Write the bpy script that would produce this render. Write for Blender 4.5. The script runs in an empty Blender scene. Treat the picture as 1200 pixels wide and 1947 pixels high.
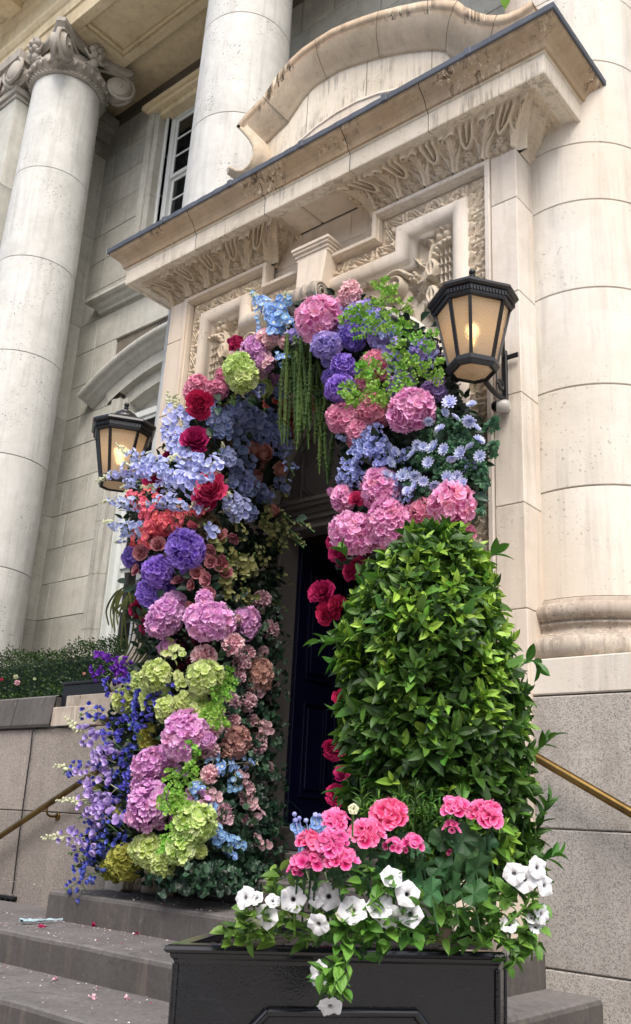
import bpy, math, random
import numpy as np
from mathutils import Vector, Matrix
rnd = random.Random(7)
rng = np.random.default_rng(7)
C = bpy.context.scene.collection
sc = bpy.context.scene
PI = math.pi

# ---------------------------------------------------------------- camera, sky, sun, exposure
YAW, PIT, ROL, FPX = math.radians(40.7245), math.radians(18.9077), math.radians(3.0221), 1733.6
def cam_axes():
    cy, sy, cp, sp = math.cos(YAW), math.sin(YAW), math.cos(PIT), math.sin(PIT)
    F = np.array([-sy*cp, cy*cp, sp]); r = np.array([cy, sy, 0.]); u = np.cross(r, F)
    c, s = math.cos(ROL), math.sin(ROL)
    return np.array([c*r+s*u, s*r-c*u, F])
CM = cam_axes()
cam = bpy.data.objects.new('camera', bpy.data.cameras.new('camera')); C.objects.link(cam)
cam.data.sensor_fit = 'VERTICAL'; cam.data.sensor_height = 36; cam.data.lens = FPX/1947*36
cam.data.clip_start = 0.05; cam.data.clip_end = 500
r_, d_, f_ = CM
cam.matrix_world = Matrix(((r_[0], -d_[0], -f_[0], 0), (r_[1], -d_[1], -f_[1], 0), (r_[2], -d_[2], -f_[2], 0), (0, 0, 0, 1)))
sc.camera = cam
SUN_EL, SUN_AZ = math.radians(52), math.radians(138)      # sun direction: azimuth from +Y towards +X
w = bpy.data.worlds.new('World'); sc.world = w; w.use_nodes = True
nt = w.node_tree; bg = nt.nodes['Background']
sky = nt.nodes.new('ShaderNodeTexSky'); sky.sky_type = 'NISHITA'; sky.sun_disc = False
sky.sun_elevation = SUN_EL; sky.sun_rotation = SUN_AZ; sky.dust_density = 4.0; sky.air_density = 1.0; sky.ozone_density = 0.6
nt.links.new(sky.outputs[0], bg.inputs[0]); bg.inputs[1].default_value = 0.15
sl = bpy.data.lights.new('sun', 'SUN'); sl.energy = 1.25; sl.angle = math.radians(25); sl.color = (1, .98, .95)
so = bpy.data.objects.new('sun', sl); C.objects.link(so)
sd = Vector((math.sin(SUN_AZ)*math.cos(SUN_EL), math.cos(SUN_AZ)*math.cos(SUN_EL), math.sin(SUN_EL)))
so.rotation_euler = sd.to_track_quat('Z', 'Y').to_euler(); so.location = (5, -6, 12)
sc.view_settings.view_transform = 'Standard'; sc.view_settings.look = 'None'
sc.view_settings.exposure = 0.95; sc.view_settings.gamma = 1; sc.view_settings.use_curve_mapping = False
sc.cycles.max_bounces = 7; sc.cycles.diffuse_bounces = 4; sc.cycles.transparent_max_bounces = 8
try: sc.cycles.use_denoising = True
except Exception: pass

# ---------------------------------------------------------------- where things of the place stand (survey helpers)
def ray(px, py): return CM.T @ np.array([(px-600)/FPX, (py-973.5)/FPX, 1.])
def onY(px, py, Y): d = ray(px, py); return d*(Y/d[1])
def onZ(px, py, Z): d = ray(px, py); return d*(Z/d[2])
def dist(P): return float(CM[2] @ np.array(P))
def unit(v): v = np.array(v, float); return v/np.linalg.norm(v)

# ---------------------------------------------------------------- mesh builder
class MB:
    def __init__(s): s.v = []; s.t = []; s.q = []; s.e = []; s.o = []; s.n = 0
    def add(s, T, M=None, tone=0.5):
        v = T['v']
        if M is not None:
            M = np.asarray(M); v = v @ M[:3, :3].T + M[:3, 3]
        n = len(v); s.v.append(v)
        if len(T['t']): s.t.append(T['t']+s.n)
        if len(T['q']): s.q.append(T['q']+s.n)
        s.e.append(T['e'] if 'e' in T else np.full(n, .5))
        s.o.append(T['o'] if (tone is None and 'o' in T) else np.full(n, .5 if tone is None else tone)); s.n += n
    def tmpl(s):
        return dict(v=np.concatenate(s.v), t=np.concatenate(s.t) if s.t else np.zeros((0, 3), int),
                    q=np.concatenate(s.q) if s.q else np.zeros((0, 4), int), e=np.concatenate(s.e), o=np.concatenate(s.o))
    def mesh(s, name, smooth=False):
        T = s.tmpl(); me = bpy.data.meshes.new(name)
        t, q = T['t'], T['q']; nt_, nq = len(t), len(q)
        me.vertices.add(len(T['v'])); me.vertices.foreach_set('co', T['v'].astype(np.float32).ravel())
        me.loops.add(nt_*3+nq*4)
        me.loops.foreach_set('vertex_index', np.concatenate([t.ravel(), q.ravel()]).astype(np.int32))
        me.polygons.add(nt_+nq)
        me.polygons.foreach_set('loop_start', np.concatenate([np.arange(nt_)*3, nt_*3+np.arange(nq)*4]).astype(np.int32))
        me.polygons.foreach_set('use_smooth', np.full(nt_+nq, bool(smooth)))
        for nm, k in (('edge', 'e'), ('tone', 'o')):
            a = me.attributes.new(nm, 'FLOAT', 'POINT'); a.data.foreach_set('value', T[k].astype(np.float32))
        me.update(calc_edges=True)
        return me
def T_(v, t=(), q=(), e=None):
    d = dict(v=np.array(v, float), t=np.array(t, int).reshape(-1, 3), q=np.array(q, int).reshape(-1, 4))
    if e is not None: d['e'] = np.array(e, float)
    return d
def obj(name, mb, mat, parent=None, smooth=False, loc=None, label=None, kind=None):
    me = mb.mesh(name, smooth) if isinstance(mb, MB) else mb
    o = bpy.data.objects.new(name, me); C.objects.link(o)
    if mat is not None:
        if len(me.materials) == 0: me.materials.append(mat)
        if me.materials[0] != mat:
            o.material_slots[0].link = 'OBJECT'; o.material_slots[0].material = mat
    if parent is not None: o.parent = parent
    if loc is not None: o.location = loc
    if label: o['label'] = label
    if kind: o['kind'] = kind
    return o
def thing(name, label, cat, loc=(0, 0, 0), group=None):
    o = bpy.data.objects.new(name, None); C.objects.link(o); o.location = loc; o.empty_display_size = .1
    o['label'] = label; o['category'] = cat
    if group: o['group'] = group
    return o
def tag(o, label, cat, group=None):
    o['label'] = label; o['category'] = cat
    if group: o['group'] = group
    return o
def part_at(name, mb, mat, parent, smooth=False, **k):
    """part whose mesh is given in world coordinates while the thing's Empty stands elsewhere"""
    o = obj(name, mb, mat, parent, smooth, **k)
    p = parent; off = Vector((0, 0, 0))
    while p is not None: off += p.location; p = p.parent
    o.location = -off
    return o

def mat4(R=None, t=(0, 0, 0), s=1.):
    M = np.eye(4); M[:3, :3] = (np.eye(3) if R is None else R)*s if np.isscalar(s) else (np.eye(3) if R is None else R) @ np.diag(s)
    M[:3, 3] = t; return M
def frame(z, spin=0.):
    """rotation whose local Z is z, spun about it"""
    z = unit(z); a = np.array([0, 0, 1.]) if abs(z[2]) < .95 else np.array([1., 0, 0])
    x = unit(np.cross(a, z)); y = np.cross(z, x); c, s = math.cos(spin), math.sin(spin)
    return np.array([c*x+s*y, -s*x+c*y, z]).T
def frame2(y, z):
    """local Y along y, local Z near z"""
    y = unit(y); x = unit(np.cross(y, z)); z = np.cross(x, y); return np.array([x, y, z]).T
def jit(v, a): return unit(unit(v)+rng.normal(0, a, 3))

def box(mb, x0, x1, y0, y1, z0, z1, b=0.0, tone=.5):
    if b <= 0:
        v = [(x, y, z) for z in (z0, z1) for y in (y0, y1) for x in (x0, x1)]
        q = [(0, 2, 3, 1), (4, 5, 7, 6), (0, 1, 5, 4), (2, 6, 7, 3), (0, 4, 6, 2), (1, 3, 7, 5)]
        mb.add(T_(v, q=q), tone=tone); return
    v = []; idx = {}
    for i, x in enumerate((x0, x1)):
        for j, y in enumerate((y0, y1)):
            for k, z in enumerate((z0, z1)):
                sx, sy, sz = (1, -1)[i]*b, (1, -1)[j]*b, (1, -1)[k]*b
                idx[i, j, k, 0] = len(v); v.append((x, y+sy, z+sz))
                idx[i, j, k, 1] = len(v); v.append((x+sx, y, z+sz))
                idx[i, j, k, 2] = len(v); v.append((x+sx, y+sy, z))
    q = []; t = []
    for a in (0, 1):
        q.append([idx[a, j, k, 0] for j, k in ((0, 0), (1, 0), (1, 1), (0, 1))])
        q.append([idx[i, a, k, 1] for i, k in ((0, 0), (1, 0), (1, 1), (0, 1))])
        q.append([idx[i, j, a, 2] for i, j in ((0, 0), (1, 0), (1, 1), (0, 1))])
        for c in (0, 1):
            q.append([idx[a, c, 0, 0], idx[a, c, 1, 0], idx[a, c, 1, 1], idx[a, c, 0, 1]])
            q.append([idx[a, 0, c, 0], idx[a, 1, c, 0], idx[a, 1, c, 2], idx[a, 0, c, 2]])
            q.append([idx[0, a, c, 1], idx[1, a, c, 1], idx[1, a, c, 2], idx[0, a, c, 2]])
            for k in (0, 1): t.append([idx[a, c, k, 0], idx[a, c, k, 1], idx[a, c, k, 2]])
    # orient every face away from the centre
    V = np.array(v); ce = V.mean(0)
    def fix(f):
        n = np.cross(V[f[1]]-V[f[0]], V[f[2]]-V[f[0]]); return f if n @ (V[f].mean(0)-ce) > 0 else f[::-1]
    mb.add(T_(V, t=[fix(f) for f in t], q=[fix(f) for f in q]), tone=tone)
def grid(mb, P, closed_u=False, closed_v=False, flip=False, e=None, mask=None, tone=.5):
    """P: (nu, nv, 3)"""
    nu, nv = P.shape[:2]; I = np.arange(nu*nv).reshape(nu, nv)
    if closed_u: I = np.vstack([I, I[:1]])
    if closed_v: I = np.hstack([I, I[:, :1]])
    q = np.stack([I[:-1, :-1], I[1:, :-1], I[1:, 1:], I[:-1, 1:]], -1)
    if mask is not None: q = q[mask]
    q = q.reshape(-1, 4)
    if flip: q = q[:, ::-1]
    mb.add(dict(v=P.reshape(-1, 3), t=np.zeros((0, 3), int), q=q, e=(np.full(nu*nv, .5) if e is None else np.asarray(e).ravel())), tone=tone)
def lathe(mb, cx, cy, prof, seg=56, a0=0, a1=2*PI):
    full = abs(a1-a0-2*PI) < 1e-6
    a = np.linspace(a0, a1, seg, endpoint=not full)
    pr = np.array(prof, float)
    P = np.stack([cx+np.outer(np.cos(a), pr[:, 0]), cy+np.outer(np.sin(a), pr[:, 0]), np.tile(pr[:, 1], (seg, 1))], -1)
    grid(mb, P, closed_u=full)
def tube(mb, pts, r, n=6, tone=.5, e=None):
    pts = np.array(pts, float); m = len(pts); r = np.full(m, r) if np.isscalar(r) else np.array(r, float)
    tg = np.gradient(pts, axis=0); tg /= np.linalg.norm(tg, axis=1)[:, None]+1e-9
    up = np.array([0, 0, 1.]) if abs(tg[0, 2]) < .9 else np.array([1., 0, 0])
    a = np.arange(n)*2*PI/n; P = np.zeros((m, n, 3))
    x = unit(np.cross(up, tg[0]))
    for i in range(m):
        x = x-tg[i]*(x @ tg[i]); x = x/(np.linalg.norm(x)+1e-9); y = np.cross(tg[i], x)
        P[i] = pts[i]+r[i]*(np.outer(np.cos(a), x)+np.outer(np.sin(a), y))
    grid(mb, P, closed_v=True, tone=tone)
    if n > 4:
        for i in (0, m-1):
            c = np.vstack([P[i], pts[i][None]]); f = [(k, (k+1) % n, n) for k in range(n)]
            if i == 0: f = [x[::-1] for x in f]
            mb.add(T_(c, t=f), tone=tone)
def curve(pts, n=12):
    """smooth curve through pts"""
    p = np.array(pts, float); m = len(p); out = []
    P = np.vstack([2*p[0]-p[1], p, 2*p[-1]-p[-2]])
    for i in range(m-1):
        a, b, c, d = P[i:i+4]
        for t in np.linspace(0, 1, n, endpoint=(i == m-2)):
            out.append(.5*((2*b)+(c-a)*t+(2*a-5*b+4*c-d)*t*t+(-a+3*b-3*c+d)*t**3))
    return np.array(out)
def sweep(mb, prof, xc, half, y0, yb):
    """moulding round a projecting block: front and both returns, prof = (projection, z)"""
    P = np.array([[(xc-half-p, yb, z), (xc-half-p, y0-p, z), (xc+half+p, y0-p, z), (xc+half+p, yb, z)] for p, z in prof], float)
    # finer along the front so that shading noise has vertices
    grid(mb, P)
def poly_prism(mb, pts2, y0, y1):
    """pts2: (x, z) outline, counter-clockwise seen from -Y; fan faces from centroid"""
    p = np.array(pts2, float); n = len(p); c = p.mean(0)
    v = [(x, y0, z) for x, z in p]+[(x, y1, z) for x, z in p]+[(c[0], y0, c[1])]
    t = [(i, (i+1) % n, 2*n) for i in range(n)]; q = [(i, n+i, n+(i+1) % n, (i+1) % n) for i in range(n)]
    mb.add(T_(v, t=t, q=q))
def ico(sub=1):
    import bmesh
    bm = bmesh.new(); bmesh.ops.create_icosphere(bm, subdivisions=sub, radius=1)
    v = [x.co[:] for x in bm.verts]; t = [[x.index for x in f.verts] for f in bm.faces]; bm.free()
    return T_(v, t=t)
ICO1, ICO2, ICO3 = ico(1), ico(2), ico(3)

# ---------------------------------------------------------------- materials
def lin(h):
    h = h.lstrip('#'); c = [int(h[i:i+2], 16)/255 for i in (0, 2, 4)]
    return tuple(((x+.055)/1.055)**2.4 if x > .04045 else x/12.92 for x in c)+(1,)
def newmat(name):
    m = bpy.data.materials.new(name); m.use_nodes = True; nt = m.node_tree
    b = nt.nodes['Principled BSDF']; return m, nt, b
def N(nt, ty, **k):
    n = nt.nodes.new(ty)
    for a, v in k.items(): setattr(n, a, v)
    return n
def ramp(nt, stops, fac, interp='LINEAR'):
    r = nt.nodes.new('ShaderNodeValToRGB'); r.color_ramp.interpolation = interp
    while len(r.color_ramp.elements) < len(stops): r.color_ramp.elements.new(.5)
    for e, (p, c) in zip(r.color_ramp.elements, stops): e.position = p; e.color = c if len(c) == 4 else tuple(c)+(1,)
    nt.links.new(fac, r.inputs[0]); return r.outputs[0]
def noise(nt, vec, scale, detail=4, rough=.6, dist_=0):
    n = nt.nodes.new('ShaderNodeTexNoise'); n.inputs['Scale'].default_value = scale; n.inputs['Detail'].default_value = detail
    n.inputs['Roughness'].default_value = rough; n.inputs['Distortion'].default_value = dist_
    nt.links.new(vec, n.inputs['Vector']); return n.outputs[0]
def mixc(nt, fac, a, b, mode='MIX'):
    m = nt.nodes.new('ShaderNodeMix'); m.data_type = 'RGBA'; m.blend_type = mode
    for s, v in ((m.inputs[0], fac), (m.inputs[6], a), (m.inputs[7], b)):
        if hasattr(v, 'default_value') or hasattr(v, 'is_linked'): nt.links.new(v, s)
        else: s.default_value = v
    return m.outputs[2]
def math_(nt, op, a, b=None, clamp=False):
    m = nt.nodes.new('ShaderNodeMath'); m.operation = op; m.use_clamp = clamp
    for s, v in ((m.inputs[0], a), (m.inputs[1], b)):
        if v is None: continue
        if hasattr(v, 'is_linked'): nt.links.new(v, s)
        else: s.default_value = v
    return m.outputs[0]
def objvec(nt, scale=(1, 1, 1), offs=True):
    g = nt.nodes.new('ShaderNodeNewGeometry'); mp = nt.nodes.new('ShaderNodeMapping')
    nt.links.new(g.outputs['Position'], mp.inputs[0]); mp.inputs['Scale'].default_value = scale
    if offs:
        oi = nt.nodes.new('ShaderNodeObjectInfo'); nt.links.new(oi.outputs['Random'], mp.inputs['Location'])
    return mp.outputs[0]
def bump(nt, b, h, strength=.3, distn=.01, prev=None):
    n = nt.nodes.new('ShaderNodeBump'); n.inputs['Strength'].default_value = strength; n.inputs['Distance'].default_value = distn
    nt.links.new(h, n.inputs['Height'])
    if prev is not None: nt.links.new(prev, n.inputs['Normal'])
    nt.links.new(n.outputs[0], b.inputs['Normal']); return n.outputs[0]

def stone(name, c0, c1, c2, spots=.35, streak=0., streak_c=('#2b241d', '#e8dcc4'), vary=.16, rough=.9, bumpy=.25, warm=None):
    """limestone: cloudy colour, weather blotches, small dark pits, optional run-off streaks"""
    m, nt, b = newmat(name); v = objvec(nt)
    n1 = noise(nt, v, 1.7, 5, .6); n2 = noise(nt, v, 9, 6, .65, .4); n3 = noise(nt, v, 70, 3, .7)
    col = ramp(nt, [(.3, lin(c0)), (.5, lin(c1)), (.7, lin(c2))], n1)
    col = mixc(nt, .3, col, ramp(nt, [(.35, lin(c0)), (.65, lin(c2))], n2), 'MIX')
    if warm:
        wn = noise(nt, objvec(nt, (.8, .8, .5), False), 1.1, 3, .5)
        col = mixc(nt, ramp(nt, [(.42, (0, 0, 0, 1)), (.66, (.75, .75, .75, 1))], wn), col, lin(warm))
    # per block tint
    oi = nt.nodes.new('ShaderNodeObjectInfo')
    k = math_(nt, 'ADD', math_(nt, 'MULTIPLY', oi.outputs['Random'], vary), 1-vary/2)
    hsv = nt.nodes.new('ShaderNodeHueSaturation'); nt.links.new(col, hsv.inputs['Color']); nt.links.new(k, hsv.inputs['Value'])
    col = hsv.outputs[0]
    # thin vertical weather runs
    vr = objvec(nt, (9, 9, .7)); nr = noise(nt, vr, 1.5, 5, .65)
    col = mixc(nt, ramp(nt, [(.5, (0, 0, 0, 1)), (.72, (.28, .28, .28, 1))], nr), col, lin('#6d675f'))
    # pits and specks
    pit = ramp(nt, [(.0, (1, 1, 1, 1)), (.32, (1, 1, 1, 1)), (.37, (0, 0, 0, 1))], noise(nt, v, 55, 2, .5))
    area = ramp(nt, [(.48, (0, 0, 0, 1)), (.62, (1, 1, 1, 1))], noise(nt, v, 2.3, 3, .6))
    pf = math_(nt, 'MULTIPLY', math_(nt, 'MULTIPLY', pit, area), spots)
    col = mixc(nt, pf, col, lin('#3d3831'))
    if streak > 0:
        sv = objvec(nt, (14, 14, .9), False); s1 = noise(nt, sv, 1.6, 4, .7, .3); z1 = noise(nt, objvec(nt, (1.3, 1.3, 2), False), 1.3, 3, .6)
        a1 = math_(nt, 'MULTIPLY', ramp(nt, [(.50, (0, 0, 0, 1)), (.58, (1, 1, 1, 1))], s1), ramp(nt, [(.46, (0, 0, 0, 1)), (.58, (1, 1, 1, 1))], z1))
        col = mixc(nt, math_(nt, 'MULTIPLY', a1, streak), col, lin(streak_c[0]))
        s2 = noise(nt, objvec(nt, (23, 23, 1.6), False), 1.7, 4, .75, .6)
        a2 = math_(nt, 'MULTIPLY', ramp(nt, [(.56, (0, 0, 0, 1)), (.61, (1, 1, 1, 1))], s2), ramp(nt, [(.48, (0, 0, 0, 1)), (.56, (1, 1, 1, 1))], z1))
        col = mixc(nt, math_(nt, 'MULTIPLY', a2, streak), col, lin(streak_c[1]))
    nt.links.new(col, b.inputs['Base Color']); b.inputs['Roughness'].default_value = rough
    b.inputs['Specular IOR Level'].default_value = .25
    h = math_(nt, 'ADD', math_(nt, 'MULTIPLY', n3, .35), math_(nt, 'ADD', math_(nt, 'MULTIPLY', n2, .6), math_(nt, 'MULTIPLY', pit, -.3)))
    bump(nt, b, h, bumpy, .008); return m

M = {}
M['wall'] = stone('pale grey limestone', '#9b9a92', '#b1b0a7', '#c1c0b8', .5)
M['mortar'] = stone('dark weathered mortar', '#5c564c', '#6b655b', '#7a7368', .2)
M['col'] = stone('pale column stone', '#b0b0ab', '#c5c5c0', '#d1d1cd', .8, vary=.05, warm=None)
M['colr'] = stone('cream column stone', '#bdb9b0', '#cdc9c1', '#d6d3cc', .4, vary=.05, warm='#cbbfad')
M['portal'] = stone('cream portal stone', '#bbb1a4', '#ccc3b7', '#d5cec4', .3, vary=.12, warm='#cbbaa4')
M['carved'] = stone('carved cream stone', '#b7aa97', '#cabda9', '#d3c8b8', .2, bumpy=.15, warm='#c4b196')
M['cornice'] = stone('weathered brown cornice stone', '#988672', '#af9c84', '#c3b29b', .35, streak=.9, warm='#a8906f', streak_c=('#43332a', '#dfcfb4'))
M['cornice2'] = stone('plain brown moulding stone', '#a59680', '#bbab95', '#cbbda9', .3, vary=.05)
M['corona'] = stone('pale cornice fascia stone', '#bdb2a0', '#cdc3b2', '#d8d0c1', .4, streak=.4)
M['hood'] = stone('streaked pediment stone', '#a58d74', '#bda78e', '#cfbda6', .3, streak=.9)
M['capital'] = stone('sooty capital stone', '#858078', '#a8a299', '#bcb6ab', .6, bumpy=.3)
M['soffit'] = stone('buff soffit stone', '#c0ae8c', '#d4c3a0', '#dfd1b2', .2)
M['base'] = stone('stained base stone', '#8a7f73', '#a89c8f', '#c2b8ab', .8, streak=.3)

def granite(name, cols, sc_=1.):
    m, nt, b = newmat(name); v = objvec(nt)
    vo = nt.nodes.new('ShaderNodeTexVoronoi'); vo.inputs['Scale'].default_value = 230*sc_; nt.links.new(v, vo.inputs['Vector'])
    sp = nt.nodes.new('ShaderNodeSeparateColor'); nt.links.new(vo.outputs['Color'], sp.inputs[0])
    col = ramp(nt, [(0, lin(cols[0])), (.18, lin(cols[0])), (.26, lin(cols[1])), (.6, lin(cols[2])), (1, lin(cols[3]))], sp.outputs[0])
    n1 = noise(nt, v, 2.2, 5, .6)
    col = mixc(nt, .35, col, ramp(nt, [(.3, lin(cols[1])), (.7, lin(cols[3]))], n1))
    oi = nt.nodes.new('ShaderNodeObjectInfo'); hs = nt.nodes.new('ShaderNodeHueSaturation'); nt.links.new(col, hs.inputs['Color']); nt.links.new(math_(nt, 'ADD', math_(nt, 'MULTIPLY', oi.outputs['Random'], .26), .84), hs.inputs['Value']); col = hs.outputs[0]
    col = mixc(nt, ramp(nt, [(.5, (0, 0, 0, 1)), (.68, (.5, .5, .5, 1))], noise(nt, v, 3.1, 7, .7, .8)), col, lin('#7d766d'))
    nr = noise(nt, objvec(nt, (6, 6, .8)), 1.3, 5, .65)
    col = mixc(nt, ramp(nt, [(.5, (0, 0, 0, 1)), (.75, (.45, .45, .45, 1))], nr), col, lin('#6f675f'))
    nt.links.new(col, b.inputs['Base Color']); b.inputs['Roughness'].default_value = .8
    bump(nt, b, math_(nt, 'ADD', sp.outputs[1], noise(nt, v, 30, 4, .6)), .25, .003); return m
M['granite'] = granite('pale speckled granite', ('#5a5752', '#8f8a82', '#a39e97', '#b0aba4'))
M['graniteL'] = granite('pinkish granite', ('#4b4743', '#7f776e', '#938a81', '#a09890'))
def step_mat():
    m, nt, b = newmat('worn dark york stone'); v = objvec(nt)
    n1 = noise(nt, v, 2.5, 6, .65, .3); n2 = noise(nt, v, 40, 4, .7)
    col = ramp(nt, [(.25, lin('#4a4745')), (.5, lin('#625f5e')), (.75, lin('#7b7877'))], n1)
    col = mixc(nt, .35, col, ramp(nt, [(.3, lin('#3d3a38')), (.7, lin('#86827f'))], n2))
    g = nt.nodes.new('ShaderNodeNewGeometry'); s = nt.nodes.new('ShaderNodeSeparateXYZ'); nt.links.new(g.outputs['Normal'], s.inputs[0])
    # risers are mixed towards dark brown, treads keep the stone colour
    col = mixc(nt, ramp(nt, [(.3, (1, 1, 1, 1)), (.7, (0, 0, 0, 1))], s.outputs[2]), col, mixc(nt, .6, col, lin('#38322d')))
    nr = noise(nt, objvec(nt, (12, 12, 1)), 1.5, 5, .7)
    col = mixc(nt, ramp(nt, [(.52, (0, 0, 0, 1)), (.7, (.35, .35, .35, 1))], nr), col, lin('#7a6f64'))
    st1 = noise(nt, v, 5, 8, .75, 1.2); col = mixc(nt, ramp(nt, [(.55, (0, 0, 0, 1)), (.64, (.5, .5, .5, 1))], st1), col, lin('#35312e')); st2 = noise(nt, v, 11, 8, .8, .5); col = mixc(nt, ramp(nt, [(.6, (0, 0, 0, 1)), (.7, (.4, .4, .4, 1))], st2), col, lin('#9a9794'))
    nt.links.new(col, b.inputs['Base Color']); b.inputs['Roughness'].default_value = .72
    bump(nt, b, math_(nt, 'ADD', n1, math_(nt, 'MULTIPLY', n2, .5)), .35, .006); return m
M['step'] = step_mat()
def simple(name, c, rough=.5, metal=0, spec=.5, var=.15, bs=30, bst=.1, coat=0, c2=None):
    m, nt, b = newmat(name); v = objvec(nt); n1 = noise(nt, v, bs, 4, .6)
    c = lin(c); c2 = lin(c2) if c2 else tuple(x*(1-var) for x in c[:3])+(1,)
    nt.links.new(ramp(nt, [(.3, c2), (.7, c)], noise(nt, v, 6, 4, .6)), b.inputs['Base Color'])
    b.inputs['Roughness'].default_value = rough; b.inputs['Metallic'].default_value = metal; b.inputs['Specular IOR Level'].default_value = spec
    b.inputs['Coat Weight'].default_value = coat
    bump(nt, b, n1, bst, .003); return m
M['lead'] = simple('blue grey lead flashing', '#565b64', .6, .0, .4, .3)
M['iron'] = simple('black painted iron', '#16171a', .38, 0, .5, .3, 60, .12)
M['white_paint'] = simple('white window paint', '#cfd3d0', .5, 0, .4, .08)
M['brass'] = simple('worn brass', '#8e7442', .3, 1, .5, .45, 20, .08, c2='#57452a')
M['door'] = simple('dark navy gloss door paint', '#0b0f2c', .25, 0, .5, .2, 20, .03)
M['dark'] = simple('dark interior', '#0d0c0c', .9)
M['black_plastic'] = simple('black plastic', '#111214', .35)
M['white_plastic'] = simple('off white plastic', '#b9b7b0', .4)
M['cable'] = simple('black cable rubber', '#151311', .6)
M['bark'] = simple('grey brown bark', '#4a3d2e', .9, bst=.5)
M['soil'] = simple('dark soil', '#1d1610', 1, bst=.8)
M['jamb'] = simple('grey painted timber', '#6f6a66', .5, 0, .4, .1)
M['paper'] = simple('pale blue paper wrapper', '#b9cdd2', .5, c2='#8fa7b0', bs=60, bst=.6)
def planter_mat():
    m, nt, b = newmat('black gloss planter paint'); v = objvec(nt)
    nt.links.new(ramp(nt, [(.3, lin('#07090f')), (.7, lin('#0f1118'))], noise(nt, v, 5, 4, .6)), b.inputs['Base Color'])
    sc1 = noise(nt, objvec(nt, (1, 1, 3)), 14, 6, .75, .8); dust = ramp(nt, [(.58, (0, 0, 0, 1)), (.74, (.16, .16, .16, 1))], sc1)
    base = b.inputs['Base Color'].links[0].from_socket; nt.links.new(mixc(nt, dust, base, lin('#57545a')), b.inputs['Base Color'])
    nt.links.new(ramp(nt, [(.45, (.18, .18, .18, 1)), (.75, (.4, .4, .4, 1))], sc1), b.inputs['Roughness']); b.inputs['Specular IOR Level'].default_value = .5
    vo = nt.nodes.new('ShaderNodeTexVoronoi'); vo.inputs['Scale'].default_value = 190; nt.links.new(v, vo.inputs['Vector'])
    bump(nt, b, math_(nt, 'ADD', vo.outputs[0], noise(nt, v, 90, 4, .6)), .28, .002); return m
M['planter'] = planter_mat(); M['trim'] = simple('smooth black gloss trim paint', '#14151b', .16, 0, .5, .2, 20, .04)
def glass_mat(name, col, rough, bs, bst, emis=None):
    m, nt, b = newmat(name); v = objvec(nt)
    b.inputs['Base Color'].default_value = lin(col); b.inputs['Roughness'].default_value = rough
    vo = nt.nodes.new('ShaderNodeTexVoronoi'); vo.inputs['Scale'].default_value = bs; nt.links.new(v, vo.inputs['Vector'])
    bump(nt, b, vo.outputs[0], bst, .004); return m, nt, b
m, nt_, b = glass_mat('rippled amber lantern glass', '#c9bba6', .25, 120, .7)
b.inputs['Transmission Weight'].default_value = .45; b.inputs['Roughness'].default_value = .42; b.inputs['IOR'].default_value = 1.2
tr_ = nt_.nodes.new('ShaderNodeBsdfTranslucent'); tr_.inputs[0].default_value = lin('#c9b49c'); mx_ = nt_.nodes.new('ShaderNodeMixShader'); mx_.inputs[0].default_value = .45
nt_.links.new(b.outputs[0], mx_.inputs[1]); nt_.links.new(tr_.outputs[0], mx_.inputs[2]); nt_.links.new(mx_.outputs[0], nt_.nodes['Material Output'].inputs[0])
M['lglass'] = m
m, nt_, b = glass_mat('window glass', '#0c0f12', .04, 1.5, .02); M['glass'] = m
m, nt_, b = newmat('lit bulb'); b.inputs['Emission Color'].default_value = (1, .62, .22, 1); b.inputs['Emission Strength'].default_value = 7; M['bulb'] = m

def petal(name, c0, c1, c2, edge=None, edge_at=.75, centre=None, cr=(.28, .42), hue=.012, val=.18, trans=.3, rough=.65, blotch=None):
    """c0..c2 across the florets; centre and edge colours run from petal base to rim"""
    m, nt, b = newmat(name)
    at = N(nt, 'ShaderNodeAttribute', attribute_name='tone'); ae = N(nt, 'ShaderNodeAttribute', attribute_name='edge')
    col = ramp(nt, [(.05, lin(c0)), (.5, lin(c1)), (.95, lin(c2))], at.outputs['Fac'])
    if edge: col = mixc(nt, ramp(nt, [(edge_at-.3, (0, 0, 0, 1)), (1, (.8, .8, .8, 1))], ae.outputs['Fac']), col, lin(edge))
    if centre: col = mixc(nt, ramp(nt, [(0, (1, 1, 1, 1)), (cr[0], (.75, .75, .75, 1)), (cr[1], (0, 0, 0, 1))], ae.outputs['Fac']), col, lin(centre))
    if blotch: col = mixc(nt, ramp(nt, [(.52, (0, 0, 0, 1)), (.68, (blotch[1],)*3+(1,))], noise(nt, objvec(nt), 16, 3, .6)), col, lin(blotch[0]))
    oi = nt.nodes.new('ShaderNodeObjectInfo'); hs = nt.nodes.new('ShaderNodeHueSaturation')
    nt.links.new(math_(nt, 'ADD', math_(nt, 'MULTIPLY', oi.outputs['Random'], hue*2), .5-hue), hs.inputs['Hue'])
    nt.links.new(math_(nt, 'ADD', math_(nt, 'MULTIPLY', oi.outputs['Random'], val), 1-val/2), hs.inputs['Value'])
    nt.links.new(col, hs.inputs['Color']); col = hs.outputs[0]
    nt.links.new(col, b.inputs['Base Color']); b.inputs['Roughness'].default_value = rough; b.inputs['Specular IOR Level'].default_value = .25
    if trans > 0:
        tr = nt.nodes.new('ShaderNodeBsdfTranslucent'); nt.links.new(col, tr.inputs[0]); mx = nt.nodes.new('ShaderNodeMixShader')
        mx.inputs[0].default_value = trans; nt.links.new(b.outputs[0], mx.inputs[1]); nt.links.new(tr.outputs[0], mx.inputs[2])
        nt.links.new(mx.outputs[0], nt.nodes['Material Output'].inputs[0])
    return m
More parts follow.
